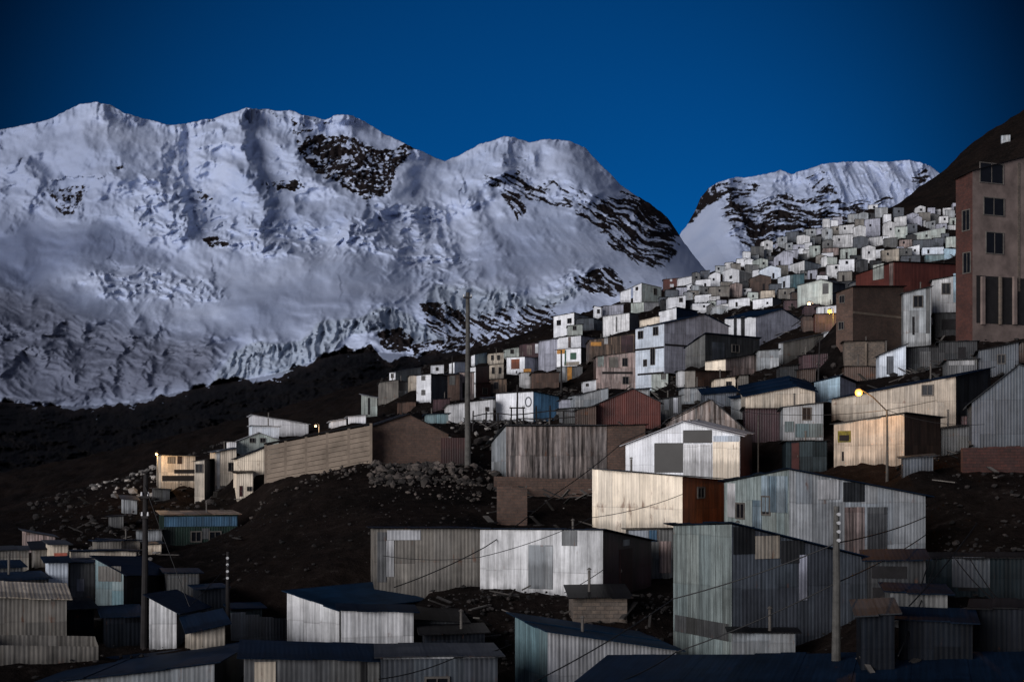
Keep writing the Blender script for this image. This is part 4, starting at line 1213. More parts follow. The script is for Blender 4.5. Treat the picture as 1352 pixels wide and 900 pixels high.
# ------------------------------------------------------------ street lamps
def lamp(label, px, top, base, Y, lx, ly, col, em, watts, r=.07, bulb=.2, lrad=.15):
    b = at(px, base, Y)
    h = (base - top) / F * DW(Y)
    L = at(lx, ly, Y) - b
    t = empty('street_lamp', b, label, 'street lamp', 'lit street lamps')
    mb = MB()
    mb.tube([(0, 0, -.8), (.02, 0, h * .5), (0, 0, h)], [r * 1.2, r, r * .7], 8)
    mb.build('post', M('polewood'), t)
    am = MB()
    e = Vector((L.x, -.1, L.z + bulb + .04))
    am.tube([(0, 0, h - .06), (L.x * .5, -.05, (h + e.z) / 2 + .12), e], r * .5, 6)
    ao = am.build('arm', M('poledark'), t)
    hm = MB()
    hm.tube([e + Vector((0, 0, .06)), e, e - Vector((0, 0, .06))], [.03, bulb * .7, bulb * .9], 10)
    hm.build('lamp_hood', M('poledark'), ao)
    bm = bmesh.new()
    bmesh.ops.create_uvsphere(bm, u_segments=14, v_segments=9, radius=bulb)
    me = bpy.data.meshes.new('bulb')
    bm.to_mesh(me)
    bm.free()
    me.polygons.foreach_set('use_smooth', [True] * len(me.polygons))
    me.materials.append(emit('lamp_glow', col, em))
    o = bpy.data.objects.new('bulb', me)
    COL.objects.link(o)
    o.parent = t
    o.location = (L.x, -.1, L.z)
    ld = bpy.data.lights.new('lamp_light', 'POINT')
    ld.color = col
    ld.energy = watts
    ld.shadow_soft_size = lrad
    lo = bpy.data.objects.new('lamp_light', ld)
    COL.objects.link(lo)
    lo.location = b + Vector((L.x, -.1 - bulb - .25, L.z - .25))
    CTRL.append(tuple(b))


lamp('glowing orange street lamp on a branching post before the long cream house', 1171, 541, 638, 79, 1133, 518, (1, .46, .10), 1.35, 380, bulb=.2)
lamp('whitish pink glowing lamp left of the yellow lamp, under the pale green house', 1073, 398, 425, 173, 1068, 401, (1, .58, .33), 1.35, 420, r=.06, bulb=.24)
lamp('yellow glowing lamp in front of the maroon hut', 1100, 407, 440, 157, 1095, 411, (1, .56, .08), 1.35, 260, r=.06, bulb=.24)
lamp('small warm lamp on a thin post left of the lit cluster', 208, 596, 658, 116, 207, 599, (1, .62, .30), 1.0, 260, r=.05, bulb=.10)
lamp('tiny warm lamp behind the concrete slab wall', 421, 560, 585, 128, 417, 562, (1, .64, .36), 1.0, 120, r=.05, bulb=.12)


# ----------------------------------------------------------------- cables
def cable(label, pts, r=.022, sag=.25):
    P = [at(*p) for p in pts]
    o = P[0].copy()
    out = []
    for a, b in zip(P, P[1:]):
        n = 10
        for i in range(n):
            f = i / n
            v = a.lerp(b, f) - o
            v.z -= sag * 4 * f * (1 - f)
            out.append(v)
    out.append(P[-1] - o)
    mb = MB()
    mb.tube(out, r, 5)
    ob = mb.build('cable', M('cable'))
    ob.location = o
    tag(ob, label, 'cable', 'cables strung over the roofs')


cable('upper black cable from the big metal house past the insulator pole', [(1222, 682, 63), (1106, 716, 46), (889, 790, 48), (700, 902, 44)], sag=.12)
cable('lower black cable crossing the tall metal house below the upper one', [(1222, 706, 62), (1106, 768, 46), (893, 860, 47), (800, 905, 44)], sag=.12)
cable('long black cable from the board gable down to the dull tan shed', [(939, 527, 91), (823, 583, 80), (733, 652, 70), (640, 722, 62), (520, 775, 60)], r=.025, sag=.1)
cable('thin cable across the light grey shed wall up to the bright cream house', [(901, 652, 69), (781, 683, 62), (634, 735, 60), (505, 733, 62)], r=.016, sag=.15)
cable('short thin cable at the right end of the light grey shed', [(796, 752, 60.5), (745, 782, 60)], r=.018, sag=.05)
cable('cable from the street lamp post to the slate gable house', [(1171, 541, 78.8), (1300, 560, 77.5)], r=.016, sag=.3)
cable('cable from the street lamp post to the patchwork white house', [(1171, 541, 78.8), (1000, 545, 83), (940, 527, 91.5)], r=.016, sag=.2)
cable('taut cable running along the long cream house wall', [(1171, 541, 79), (1262, 522, 91)], r=.016, sag=.05)
for i, (xa, ya, xb, yb_) in enumerate([(1172, 900, 1228, 735), (1186, 865, 1238, 735), (1200, 800, 1290, 690), (1150, 892, 1260, 815), (1262, 738, 1310, 790), (1280, 736, 1325, 800)]):
    cable(['first steep cable from left in the dark lower right yard', 'second steep cable from left in the dark lower right yard', 'cable rising out of the dark yard to the bank', 'flattest cable of the dark lower right yard', 'left one of two cables falling over the teal fence shed', 'right one of two cables falling over the teal fence shed'][i],
          [(xa, ya, 43.5), (xb, yb_, 52 if i < 4 else 55)] if i < 4 else [(xa, ya, 56), (xb, yb_, 50)], r=.022, sag=.1)
cable('cable from the near left pole across the pale sided shed to the thin pole', [(191, 640, 56.9), (250, 800, 55.5), (301, 745, 59.8)], r=.014, sag=.05)
cable('low cable over the blue grey shed at the bottom', [(500, 896, 44), (600, 868, 45.5), (675, 850, 48)], r=.018, sag=.1)
# ----------------------------------------------------------------- ground
EXTRA = [  # px, py, Y of bare ground seen in the photograph
    (-300, 900, 42), (0, 905, 42), (300, 905, 42), (676, 905, 42), (1000, 905, 41), (1352, 905, 41), (1650, 880, 42),
    (30, 872, 50), (640, 880, 50), (600, 800, 60), (690, 792, 60), (860, 800, 58), (560, 775, 62), (1250, 720, 62), (1300, 650, 72), (1352, 640, 72), (1240, 630, 76), (1352, 735, 60), (1420, 600, 80),
    (490, 612, 94), (420, 630, 92), (350, 648, 92), (540, 622, 90), (600, 624, 89), (640, 640, 86), (700, 655, 80), (760, 660, 78), (500, 680, 77), (440, 700, 76), (560, 695, 71), (620, 690, 70),
    (370, 690, 80), (330, 760, 68), (420, 765, 66), (300, 730, 78), (300, 800, 60), (470, 740, 68),
    (100, 690, 105), (60, 700, 100), (0, 715, 90), (130, 650, 140), (60, 665, 140), (-150, 700, 100), (-300, 720, 90), (200, 655, 150), (0, 655, 190), (-200, 660, 200),
    (260, 640, 160), (380, 600, 170), (440, 575, 180), (480, 555, 175),
    (1120, 650, 76), (1180, 640, 76), (1215, 625, 78), (1240, 480, 105), (1300, 460, 104), (1352, 450, 106), (1330, 540, 90), (1420, 430, 110),
]
HILLC = [(1172, 277, 330), (1200, 259, 338), (1228, 239, 345), (1250, 223, 350), (1280, 196, 355), (1310, 171, 360), (1352, 144, 365), (1420, 104, 372), (1520, 60, 385), (1700, 10, 400),
         (1190, 284, 318), (1230, 270, 320), (1270, 268, 310), (1300, 240, 320), (1352, 250, 300), (1352, 330, 200), (1420, 300, 210), (1352, 390, 140), (1550, 300, 200), (1550, 420, 110), (1290, 330, 215),
         (1152, 285, 325), (1130, 295, 310)]
FAR = [(x, y, Y) for x, Y in ((-400, 330), (-100, 330), (150, 330), (330, 330), (450, 330)) for y in (690,)] + \
      [(560, 690, 330), (700, 660, 350), (850, 600, 380), (1000, 560, 420), (1150, 480, 460), (-400, 690, 480), (0, 690, 480), (400, 690, 480), (700, 680, 480), (1000, 640, 480)] + \
      [(1200, 330, 440), (1352, 240, 450), (1500, 190, 460), (1700, 150, 480), (1250, 420, 490), (1500, 300, 490)] + \
      [(-500, 1100, 20), (300, 1150, 20), (1000, 1150, 20), (1800, 1100, 20), (-500, 930, 36), (1800, 900, 40), (1800, 500, 90), (1900, 250, 200)]


def rbf_ground():
    pts = [tuple(at(*p)) for p in EXTRA + HILLC + FAR] + CTRL
    keep, seen = [], set()
    for p in pts:
        k = (round(p[0] / .5), round(p[1] / .5))
        if k not in seen:
            seen.add(k)
            keep.append(p)
    P = np.array(keep)
    n = len(P)
    A = np.sqrt(((P[:, None, :2] - P[None, :, :2]) ** 2).sum(-1))
    K = np.zeros((n + 3, n + 3))
    K[:n, :n] = -A + np.eye(n) * 0.15
    K[:n, n] = 1
    K[:n, n + 1:] = P[:, :2]
    K[n, :n] = 1
    K[n + 1:, :n] = P[:, :2].T
    sol = np.linalg.solve(K, np.concatenate([P[:, 2], [0, 0, 0]]))
    return P, sol


def build_ground():
    P, sol = rbf_ground()
    n = len(P)

    def H(x, y):
        out = np.empty(x.size)
        xf, yf = x.ravel(), y.ravel()
        for i in range(0, xf.size, 6000):
            d = np.sqrt((xf[i:i + 6000, None] - P[None, :, 0]) ** 2 + (yf[i:i + 6000, None] - P[None, :, 1]) ** 2)
            out[i:i + 6000] = -d @ sol[:n] + sol[n] + sol[n + 1] * xf[i:i + 6000] + sol[n + 2] * yf[i:i + 6000]
        return out.reshape(x.shape)
    px = np.arange(-520, 1901, 6.0)
    Yr = 14 * (800 / 14.0) ** np.linspace(0, 1, 370)
    PX, YY = np.meshgrid(px, Yr)
    X = (PX - CX) / F * YY
    Z = H(X, YY)
    rough = np.clip(YY / 90, .5, 3)
    Z = Z + fbm(X * .22, YY * .22, 4, 3) * .22 * rough + (ridged(X * .9, YY * .9, 3, 5) - .5) * .16 * rough - .1
    far = sstep(380, 500, YY)
    Z = Z + far * (fbm(X * .06, YY * .06, 4, 9) * 1.6)
    r, c = Z.shape
    V = np.stack([X, YY, Z], -1).reshape(-1, 3)
    idx = np.arange(r * c).reshape(r, c)
    Fc = np.stack([idx[:-1, :-1], idx[:-1, 1:], idx[1:, 1:], idx[1:, :-1]], -1).reshape(-1, 4)
    o = grid_obj('ground', V, Fc, ground_mat(), smooth=True)
    o['kind'] = 'structure'
    o['label'] = 'dark earth and rubble slope under the town'
    return H


def grid_obj(name, V, Fc, mat, attrs=None, smooth=True):
    me = bpy.data.meshes.new(name)
    me.vertices.add(len(V))
    me.vertices.foreach_set('co', V.astype(np.float32).ravel())
    me.loops.add(Fc.size)
    me.loops.foreach_set('vertex_index', Fc.astype(np.int32).ravel())
    me.polygons.add(len(Fc))
    me.polygons.foreach_set('loop_start', np.arange(0, Fc.size, 4, dtype=np.int32))
    me.polygons.foreach_set('use_smooth', np.full(len(Fc), smooth))
    me.update(calc_edges=True)
    me.materials.append(mat)
    for k, v in (attrs or {}).items():
        a = me.attributes.new(k, 'FLOAT', 'POINT')
        a.data.foreach_set('value', v.astype(np.float32).ravel())
    me.validate()
    o = bpy.data.objects.new(name, me)
    COL.objects.link(o)
    return o


def ground_mat():
    m, nt, N, L, b = new_mat('dark_earth')
    g = G(nt)
    tc = N.new('ShaderNodeTexCoord').outputs['Object']
    n1 = g.noise(tc, .12, 6, .65)
    n2 = g.noise(tc, 1.3, 6, .7)
    c = g.mix(g.ramp(n1, .35, .65), (0.0085, 0.0070, 0.0066), (0.015, 0.0108, 0.0094))
    c = g.mix(g.ramp(n2, .56, .72, 0, .8), c, (0.03, 0.0245, 0.022))
    c = g.scale(c, g.ramp(n2, .25, .6, .5, 1.1))
    L.new(c, b.inputs['Base Color'])
    b.inputs['Roughness'].default_value = .95
    b.inputs['Specular IOR Level'].default_value = .02
    g.bump(n2, .25, .9, b)
    return m


def snow_mat():
    m, nt, N, L, b = new_mat('snow_ice_rock')
    g = G(nt)
    tc = N.new('ShaderNodeTexCoord').outputs['Object']

    def at_(k):
        a = N.new('ShaderNodeAttribute')
        a.attribute_name = k
        return a.outputs['Fac']
    n1 = g.noise(tc, .045, 6, .65)
    n2 = g.noise(tc, .20, 5, .7)
    n3 = g.noise(tc, .008, 4, .6)
    snow = g.mix(n3, (0.52, 0.57, 0.70), (0.31, 0.385, 0.56))
    ice = g.mix(n1, (0.24, 0.295, 0.39), (0.40, 0.45, 0.53))
    dirt_shade = g.mix(n1, (0.085, 0.098, 0.145), (0.19, 0.21, 0.275))  # real grime and painted dimness together in one colour
    snow_shade = g.mix(n1, (0.12, 0.155, 0.255), (0.20, 0.235, 0.345))  # bluish dark tone that paints shade onto the snow
    c = g.mix(at_('snow_shade'), snow, snow_shade)
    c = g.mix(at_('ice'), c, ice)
    c = g.mix(at_('dirt'), c, dirt_shade)
    rockc = g.mix(n1, (0.009, 0.0078, 0.0085), (0.021, 0.016, 0.016))
    rockc = g.mix(at_('mor'), rockc, (0.0055, 0.0052, 0.006))
    f = g.math('ADD', at_('rock'), g.math('MULTIPLY', g.math('SUBTRACT', n2, .5), .55))
    c = g.mix(g.ramp(f, .38, .64), c, rockc)
    L.new(c, b.inputs['Base Color'])
    b.inputs['Roughness'].default_value = .8
    b.inputs['Specular IOR Level'].default_value = .03
    g.bump(g.math('MULTIPLY_ADD', n2, .3, n1), 4.0, .18, b)
    return m


SKY_A = [(-500, 260), (-300, 215), (-120, 190), (0, 172), (20, 168), (40, 163), (65, 158), (85, 147), (105, 138), (125, 135), (150, 140), (165, 150), (180, 154), (205, 160), (222, 165), (245, 163), (260, 160),
         (280, 157), (300, 150), (325, 143), (350, 144), (370, 147), (385, 146), (400, 152), (430, 158), (445, 152), (465, 153), (485, 163), (510, 178), (535, 190), (560, 202), (588, 213),
         (605, 205), (630, 192), (655, 184), (665, 180), (680, 182), (700, 188), (715, 185), (735, 184), (755, 187), (772, 195), (785, 210), (800, 225), (820, 245), (840, 258), (860, 270),
         (880, 285), (890, 299), (900, 315), (915, 337), (930, 354), (960, 380), (1000, 410)]
FOOT = [(-500, 515), (-200, 525), (0, 530), (60, 534), (120, 540), (170, 532), (230, 522), (265, 507), (290, 502), (335, 503), (375, 495), (400, 481), (430, 470), (450, 457), (490, 456), (505, 474), (560, 470),
        (600, 464), (650, 458), (700, 448), (740, 432), (800, 412), (850, 396), (900, 372), (1000, 420)]
SKY_B = [(840, 390), (880, 340), (900, 306), (908, 296), (916, 282), (925, 262), (935, 249), (950, 240), (965, 235), (990, 234), (1010, 230), (1030, 225), (1045, 230), (1070, 222), (1095, 215), (1130, 213),
         (1160, 213), (1200, 212), (1215, 214), (1230, 221), (1262, 246), (1352, 275), (1500, 320), (1650, 360)]


def ip(P, x):
    a = np.array(P, float)
    return np.interp(x, a[:, 0], a[:, 1])


def jag(x, s, a):
    return (fbm(x * .05, x * 0 + 3.3, 4, s) * a + fbm(x * .22, x * 0 + 1.7, 3, s + 5) * a * .45)


ROCK_A = [  # outline, sharpness, bias, strata
    ([(393, 178), (425, 180), (470, 190), (500, 193), (540, 190), (549, 200), (520, 225), (510, 250), (490, 263), (470, 256), (440, 237), (415, 224), (398, 202)], 7, .02),
    ([(62, 243), (115, 245), (121, 255), (105, 270), (90, 284), (78, 272)], 6, -.15),
    ([(358, 241), (398, 240), (402, 248), (385, 256), (366, 252)], 4, .05),
    ([(272, 312), (292, 313), (304, 325), (300, 333), (284, 326)], 4, .05),
    ([(12, 212), (40, 208), (48, 218), (20, 222)], 6, -.4),
    ([(150, 218), (175, 216), (172, 226), (155, 226)], 5, -.3),
    ([(255, 245), (278, 262), (275, 268), (258, 258)], 4, -.25),
    ([(635, 226), (680, 225), (700, 238), (760, 252), (800, 262), (830, 250), (858, 262), (884, 284), (902, 318), (896, 330), (880, 352), (862, 360), (835, 348), (800, 322), (786, 300), (760, 286), (720, 268), (690, 260), (660, 250), (640, 240)], 10, -.22),
    ([(800, 262), (835, 257), (868, 276), (892, 300), (890, 325), (876, 345), (862, 358), (836, 346), (806, 318), (790, 290)], 12, .0),
    ([(845, 258), (868, 270), (888, 288), (903, 318), (896, 316), (876, 296), (850, 276)], 4, .35),
    ([(664, 256), (684, 256), (694, 276), (684, 291), (672, 280)], 5, .05),
    ([(658, 196), (700, 204), (690, 222), (660, 216)], 8, -.42),
    ([(758, 362), (800, 354), (830, 372), (822, 392), (785, 392), (766, 382)], 8, .0),
    ([(560, 404), (640, 410), (700, 404), (732, 398), (742, 436), (700, 452), (640, 458), (600, 452), (570, 440)], 12, -.08),
    ([(503, 438), (525, 434), (545, 446), (542, 464), (520, 470), (506, 458)], 5, .15),
    ([(540, 452), (600, 444), (660, 448), (700, 440), (690, 458), (600, 470), (550, 470)], 8, -.05),
    ([(340, 148), (430, 155), (440, 164), (380, 160), (345, 156)], 6, -.35),
    ([(380, 160), (420, 168), (410, 176), (385, 172)], 5, -.2),
]
ROCK_B = [
    ([(916, 262), (930, 252), (942, 244), (945, 252), (930, 268), (920, 282), (908, 294)], 5, .25),
    ([(938, 244), (985, 238), (1004, 244), (1000, 256), (960, 262), (945, 256)], 8, -.1),
    ([(955, 262), (1000, 266), (1060, 252), (1092, 240), (1112, 268), (1180, 262), (1152, 292), (1100, 302), (1050, 322), (1004, 352), (975, 332), (962, 300)], 16, -.14),
    ([(1000, 280), (1060, 274), (1100, 280), (1080, 300), (1030, 312), (1000, 305)], 10, .05),
    ([(960, 262), (980, 284), (984, 310), (1004, 345), (1016, 340), (1000, 300), (975, 262)], 6, .12),
    ([(1200, 230), (1222, 218), (1232, 232), (1205, 246)], 8, -.12),
    ([(1075, 225), (1095, 236), (1085, 244), (1068, 238)], 8, -.3),
]
SMOOTH_A = [([(-300, 290), (60, 292), (200, 285), (300, 300), (300, 345), (230, 352), (110, 350), (70, 372), (30, 362), (-300, 380)], 26), ([(60, 372), (120, 395), (180, 430), (120, 420), (60, 395)], 14),
            ([(300, 340), (400, 352), (480, 360), (520, 385), (480, 404), (430, 415), (400, 436), (320, 438), (260, 430), (230, 400), (300, 380)], 18),
            ([(640, 255), (720, 275), (800, 330), (870, 370), (830, 368), (740, 372), (700, 350), (650, 300)], 18), ([(700, 190), (780, 205), (840, 262), (780, 250), (720, 228)], 10),
            ([(520, 215), (590, 225), (600, 262), (540, 262), (505, 262)], 12), ([(430, 165), (480, 165), (540, 195), (480, 190)], 8), ([(0, 180), (110, 150), (200, 175), (210, 230), (120, 240), (20, 205)], 22)]
ICE_A = [([(285, 504), (300, 465), (330, 448), (400, 446), (428, 424), (470, 418), (500, 402), (540, 414), (575, 440), (590, 456), (540, 452), (500, 440), (455, 452), (430, 470), (395, 484), (370, 496)], 4),
         ([(560, 402), (580, 378), (650, 376), (700, 384), (760, 372), (775, 396), (700, 412), (600, 424)], 10)]
SNOW_SHADE_A = [([(-420, 120), (60, 150), (120, 160), (170, 230), (150, 290), (0, 300), (-420, 300)], 30), ([(-400, 285), (60, 288), (160, 300), (230, 345), (110, 350), (70, 372), (160, 425), (260, 440), (330, 430), (300, 460), (200, 440), (120, 425), (40, 395), (-400, 400)], 30), ([(300, 395), (400, 372), (470, 372), (520, 392), (470, 405), (400, 434), (310, 440)], 20),  # areas where shade, mist and left vignette are put into the snow colour
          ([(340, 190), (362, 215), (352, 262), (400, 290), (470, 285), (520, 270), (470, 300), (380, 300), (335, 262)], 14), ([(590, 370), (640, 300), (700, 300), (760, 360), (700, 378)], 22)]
SERAC_A = [([(112, 362), (190, 357), (290, 368), (305, 392), (230, 406), (150, 396)], 9), ([(265, 292), (330, 284), (420, 300), (436, 332), (360, 342), (300, 332)], 10), ([(520, 262), (565, 274), (625, 350), (645, 392), (560, 384), (520, 335), (440, 342), (430, 300)], 14),
           ([(190, 230), (250, 240), (290, 290), (240, 320), (180, 300)], 12), ([(760, 340), (800, 350), (790, 392), (700, 384)], 10)]
DIRT_SHADE_A = [([(-500, 372), (0, 372), (60, 385), (130, 425), (210, 440), (290, 455), (285, 504), (230, 526), (120, 542), (0, 536), (-500, 530)], 22)]  # debris-grimed ice, with the lower-left vignette and shading painted in
RIDGES_A = [
    ([(125, 135), (140, 180), (160, 230), (150, 290)], 110, 60, 95), ([(222, 165), (214, 225), (238, 285), (285, 330)], 80, 28, 80), ([(322, 143), (318, 195), (330, 240), (350, 268)], 75, 22, 110),
    ([(60, 158), (40, 200), (20, 260)], 60, 40, 45), ([(268, 160), (262, 210), (280, 250), (310, 300)], 45, 26, 40), ([(395, 152), (392, 215), (440, 255), (470, 290)], 40, 26, 45),
    ([(350, 268), (330, 310), (400, 335), (450, 350)], 60, 22, 50), ([(460, 153), (452, 185)], 26, 20, 30), ([(548, 198), (520, 250), (490, 290), (520, 320)], 60, 34, 55),
    ([(665, 180), (655, 230), (610, 258), (545, 272), (530, 300)], 60, 30, 70), ([(738, 184), (770, 225), (830, 290), (900, 360)], 60, 30, 60), ([(545, 268), (560, 305), (600, 350), (640, 396)], 50, 24, 60),
    ([(610, 262), (650, 320), (700, 370)], 40, 18, 35), ([(690, 290), (740, 340), (790, 395)], 34, 22, 30), ([(480, 290), (520, 330), (560, 380)], 40, 20, 35), ([(870, 275), (905, 325)], 30, 20, 30),
    ([(110, 362), (190, 366), (290, 372)], 40, 40, 30), ([(500, 402), (488, 450)], 24, 18, 26), ([(335, 450), (310, 490)], 22, 18, 20), ([(425, 424), (400, 470)], 20, 16, 20), ([(560, 410), (590, 450)], 20, 14, 18),
    ([(615, 378), (605, 402)], 16, 12, 14), ([(690, 380), (684, 408)], 16, 12, 14), ([(735, 372), (745, 398)], 16, 12, 14), ([(240, 290), (200, 330), (140, 345)], 50, 30, 40), ([(190, 290), (250, 320), (330, 340)], 34, 20, 30)]


def smooth1(v, n):
    k = np.hanning(n + 2)[1:-1]
    k /= k.sum()
    return np.convolve(np.pad(v, (n, n), mode='edge'), k, 'same')[n:-n]


def mountain(name, sky, px0, px1, dx, bottom, rows, far_m, seed):
    px = np.arange(px0, px1, dx)
    top = ip(sky, px) + jag(px, seed, 1.5)
    t = np.linspace(0, 1, rows)[:, None]
    PY = bottom + (top[None, :] - bottom) * t
    PX = np.repeat(px[None, :], rows, 0)
    wx = PX + fbm(PX / 60, PY / 60, 3, seed + 40) * 10
    wy = PY + fbm(PX / 60, PY / 60, 3, seed + 41) * 10
    topS = smooth1(ip(sky, px), 70)
    rock = np.zeros(PX.shape)
    mor = np.zeros(PX.shape)
    snow_shade = np.zeros(PX.shape)
    ice = np.zeros(PX.shape)
    dirt = np.zeros(PX.shape)
    smooth = np.zeros(PX.shape)
    n_r = fbm(wx / 13, wy / 8, 5, seed + 1, .62) * .8 + fbm(PX / 4.5, PY / 3, 3, seed + 2, .6) * .42
    band = fbm((wx * .86 + wy * .5) / 34, (wy * .86 - wx * .5) / 5.0, 5, seed + 21, .6) * .95 + fbm(PX / 4.5, PY / 3, 3, seed + 2, .6) * .3
    level = fbm(wx / 30, wy / 4.6, 5, seed + 22, .6) * .85 + fbm(PX / 4.5, PY / 3, 3, seed + 2, .6) * .35
    for P, w, bias in (ROCK_A if name == 'snow_mountain' else ROCK_B):
        sd = sdpoly(wx, wy, P)
        cx_ = sum(p[0] for p in P) / len(P)
        nn = band if (name == 'snow_mountain' and cx_ > 640) else (level if cx_ > 640 else n_r * .7 + level * .4)
        rock = np.maximum(rock, np.clip(.5 + np.clip(sd / w, -2.2, .2) + bias - .06 + nn * .95, 0, 1))
    if name == 'snow_mountain':
        foot = ip(FOOT, px)[None, :] + fbm(PX / 22, PY / 40, 4, 77) * 7
        below = sstep(-4, 4, PY - foot)
        fS = smooth1(ip(FOOT, px), 150)[None, :]
        s = np.clip((fS - PY) / (fS - topS[None, :]), 0, 1.15)
        sg = np.linspace(0, 1.15, 400)
        pg = smooth1(np.interp(sg, [0, .1, .3, .42, .6, .8, 1, 1.15], [0, .04, .22, .48, .68, .84, 1, 1.12]), 70)
        prof = np.interp(s, sg, pg)
        m = np.clip((PY - fS) / (bottom - fS), 0, 1)
        Y = np.where(PY > fS, 1150 * (430 / 1150.) ** (m ** .75), 1150 + 720 * prof)
        for P, w in SMOOTH_A:
            smooth = np.maximum(smooth, sstep(-w, w * .6, sdpoly(wx, wy, P)))
        for P, w in ICE_A:
            ice = np.maximum(ice, sstep(-w * .4, w, sdpoly(wx, wy, P)))
        for P, w in DIRT_SHADE_A:
            dirt = np.maximum(dirt, sstep(-w, w, sdpoly(wx, wy, P)))
        patch = sstep(.30, .55, fbm(wx / 14, wy / 5, 4, 55) - np.clip((PY - foot) / 40, 0, 1.5))
        rock = np.maximum(rock, below * (1 - .8 * patch))
        snowy = 1 - below
        mor = below * sstep(.0, 14, PY - foot)
        for P, w in SNOW_SHADE_A:
            snow_shade = np.maximum(snow_shade, sstep(-w, w, sdpoly(wx, wy, P)) * (.4 if P[0][0] == -420 else .95 if P[0][0] < 0 else .5))
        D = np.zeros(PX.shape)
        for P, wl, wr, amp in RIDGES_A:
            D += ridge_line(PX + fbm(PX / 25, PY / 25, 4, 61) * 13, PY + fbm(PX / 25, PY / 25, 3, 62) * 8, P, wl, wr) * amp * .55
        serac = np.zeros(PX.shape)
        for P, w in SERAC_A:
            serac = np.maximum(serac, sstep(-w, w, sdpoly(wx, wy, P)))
        snow_shade = snow_shade * (1 - .85 * serac)
        smooth = smooth * (1 - serac)
        rgh = 1 - .94 * smooth
        D += fbm(wx / 80, wy / 30, 2, 71) * 13 * snowy
        D += (ridged(wx / 19, wy / 13, 4, 73) - .4) * 21 * serac * snowy
        D += (ridged(wx / 95, wy / 70, 5, seed + 3) - .4) * 34 * (1 - .8 * smooth) * snowy
        D += (ridged(wx / 30, wy / 20, 4, seed + 4) - .4) * 6.5 * rgh * snowy
        D += fbm(PX / 9, PY / 6, 4, seed + 6) * 1.1 * rgh * snowy
        D += (ridged((wx + wy * .5) / 40, (wy - wx * .36) / 9, 4, seed + 8) - .4) * 8 * dirt * snowy
        flut = sstep(60, 10, PY - top[None, :]) * rgh + ice
        D += (ridged((wx + PY * .15) / 11, wy / 70, 3, seed + 9) - .4) * (9 + 10 * ice) * flut * snowy
        D += (ridged(wx / 14, wy / 14, 4, seed + 12) - .4) * 17 * ice
        D += rock * fbm(PX / 6, PY / 4, 4, seed + 10) * 8 * snowy
        # open slope in front of the right hand peak: avalanche runnels
        run = sstep(-10, 14, sdpoly(PX, PY, [(640, 262), (720, 275), (800, 325), (880, 372), (800, 380), (700, 360)]))
        D += (ridged((PX - PY * .9) / 24, (PX + PY) / 160, 3, seed + 11) - .4) * 6 * run
        D -= below * (fbm(PX / 40, PY / 14, 5, 91) * .035 * Y + (ridged(PX / 12, PY / 5, 4, 93) - .4) * .012 * Y)
        D *= np.where(below > .5, 1, np.minimum(1, .25 + s * 4))
    else:
        s = np.clip((430 - PY) / (430 - topS[None, :]), 0, 1.1)
        Y = 2300 + 700 * s ** .9
        flut = sstep(-8, 18, sdpoly(PX, PY, [(1040, 228), (1095, 212), (1232, 210), (1240, 240), (1180, 275), (1130, 275), (1095, 262), (1060, 245)]))
        smooth = sstep(-10, 12, sdpoly(PX, PY, [(880, 345), (920, 275), (945, 268), (960, 300), (980, 335), (1000, 360), (920, 370)]))
        D = (ridged(wx / 60, wy / 50, 5, seed + 3) - .4) * 60 * (1 - smooth * .9)
        D += (ridged((wx * 1. + PY * -.42) / 15, wy / 150, 3, seed + 9) - .4) * 34 * flut
        D += (ridged((PX - PY * .42) / 6, PY / 60, 2, seed + 19) - .4) * 9 * flut
        D += fbm(PX / 8, PY / 6, 4, seed + 6) * 7 * (1 - smooth * .9) * (1 - flut * .7)
        D += rock * fbm(PX / 5, PY / 4, 4, seed + 10) * 10
        D += ridge_line(PX, PY, [(940, 246), (960, 290), (1000, 350)], 30, 40) * 60
    Y = Y - D
    X = (PX - CX) / F * Y
    Z = (HY - PY) / F * Y
    # the far side falls away behind the crest
    ex, ey, ez = [X], [Y], [Z]
    for k in range(1, 7):
        Yb = Y[-1] + k * 90 + far_m * 0
        ex.append(((px - CX) / F * Yb)[None, :])
        ey.append(Yb[None, :])
        ez.append((Z[-1] - 60 * k * (1 + .25 * k))[None, :])
    X, Y, Z = np.concatenate(ex), np.concatenate(ey), np.concatenate(ez)
    at_ = {k: np.concatenate([v] + [v[-1:]] * 6) for k, v in (('rock', rock), ('ice', ice), ('dirt', dirt), ('mor', mor), ('snow_shade', snow_shade))}
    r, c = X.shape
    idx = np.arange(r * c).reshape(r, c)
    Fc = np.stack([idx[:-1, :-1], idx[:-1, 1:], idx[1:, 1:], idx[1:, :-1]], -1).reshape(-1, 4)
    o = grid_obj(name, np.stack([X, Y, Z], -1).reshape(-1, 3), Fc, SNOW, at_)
    o['kind'] = 'structure'
    return o


GH = build_ground()
SNOW = snow_mat()
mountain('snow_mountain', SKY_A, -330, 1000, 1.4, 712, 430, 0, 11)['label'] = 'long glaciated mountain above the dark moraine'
mountain('distant_snow_mountain', SKY_B, 840, 1560, 1.25, 440, 230, 0, 31)['label'] = 'fluted snow mountain behind the town hill'


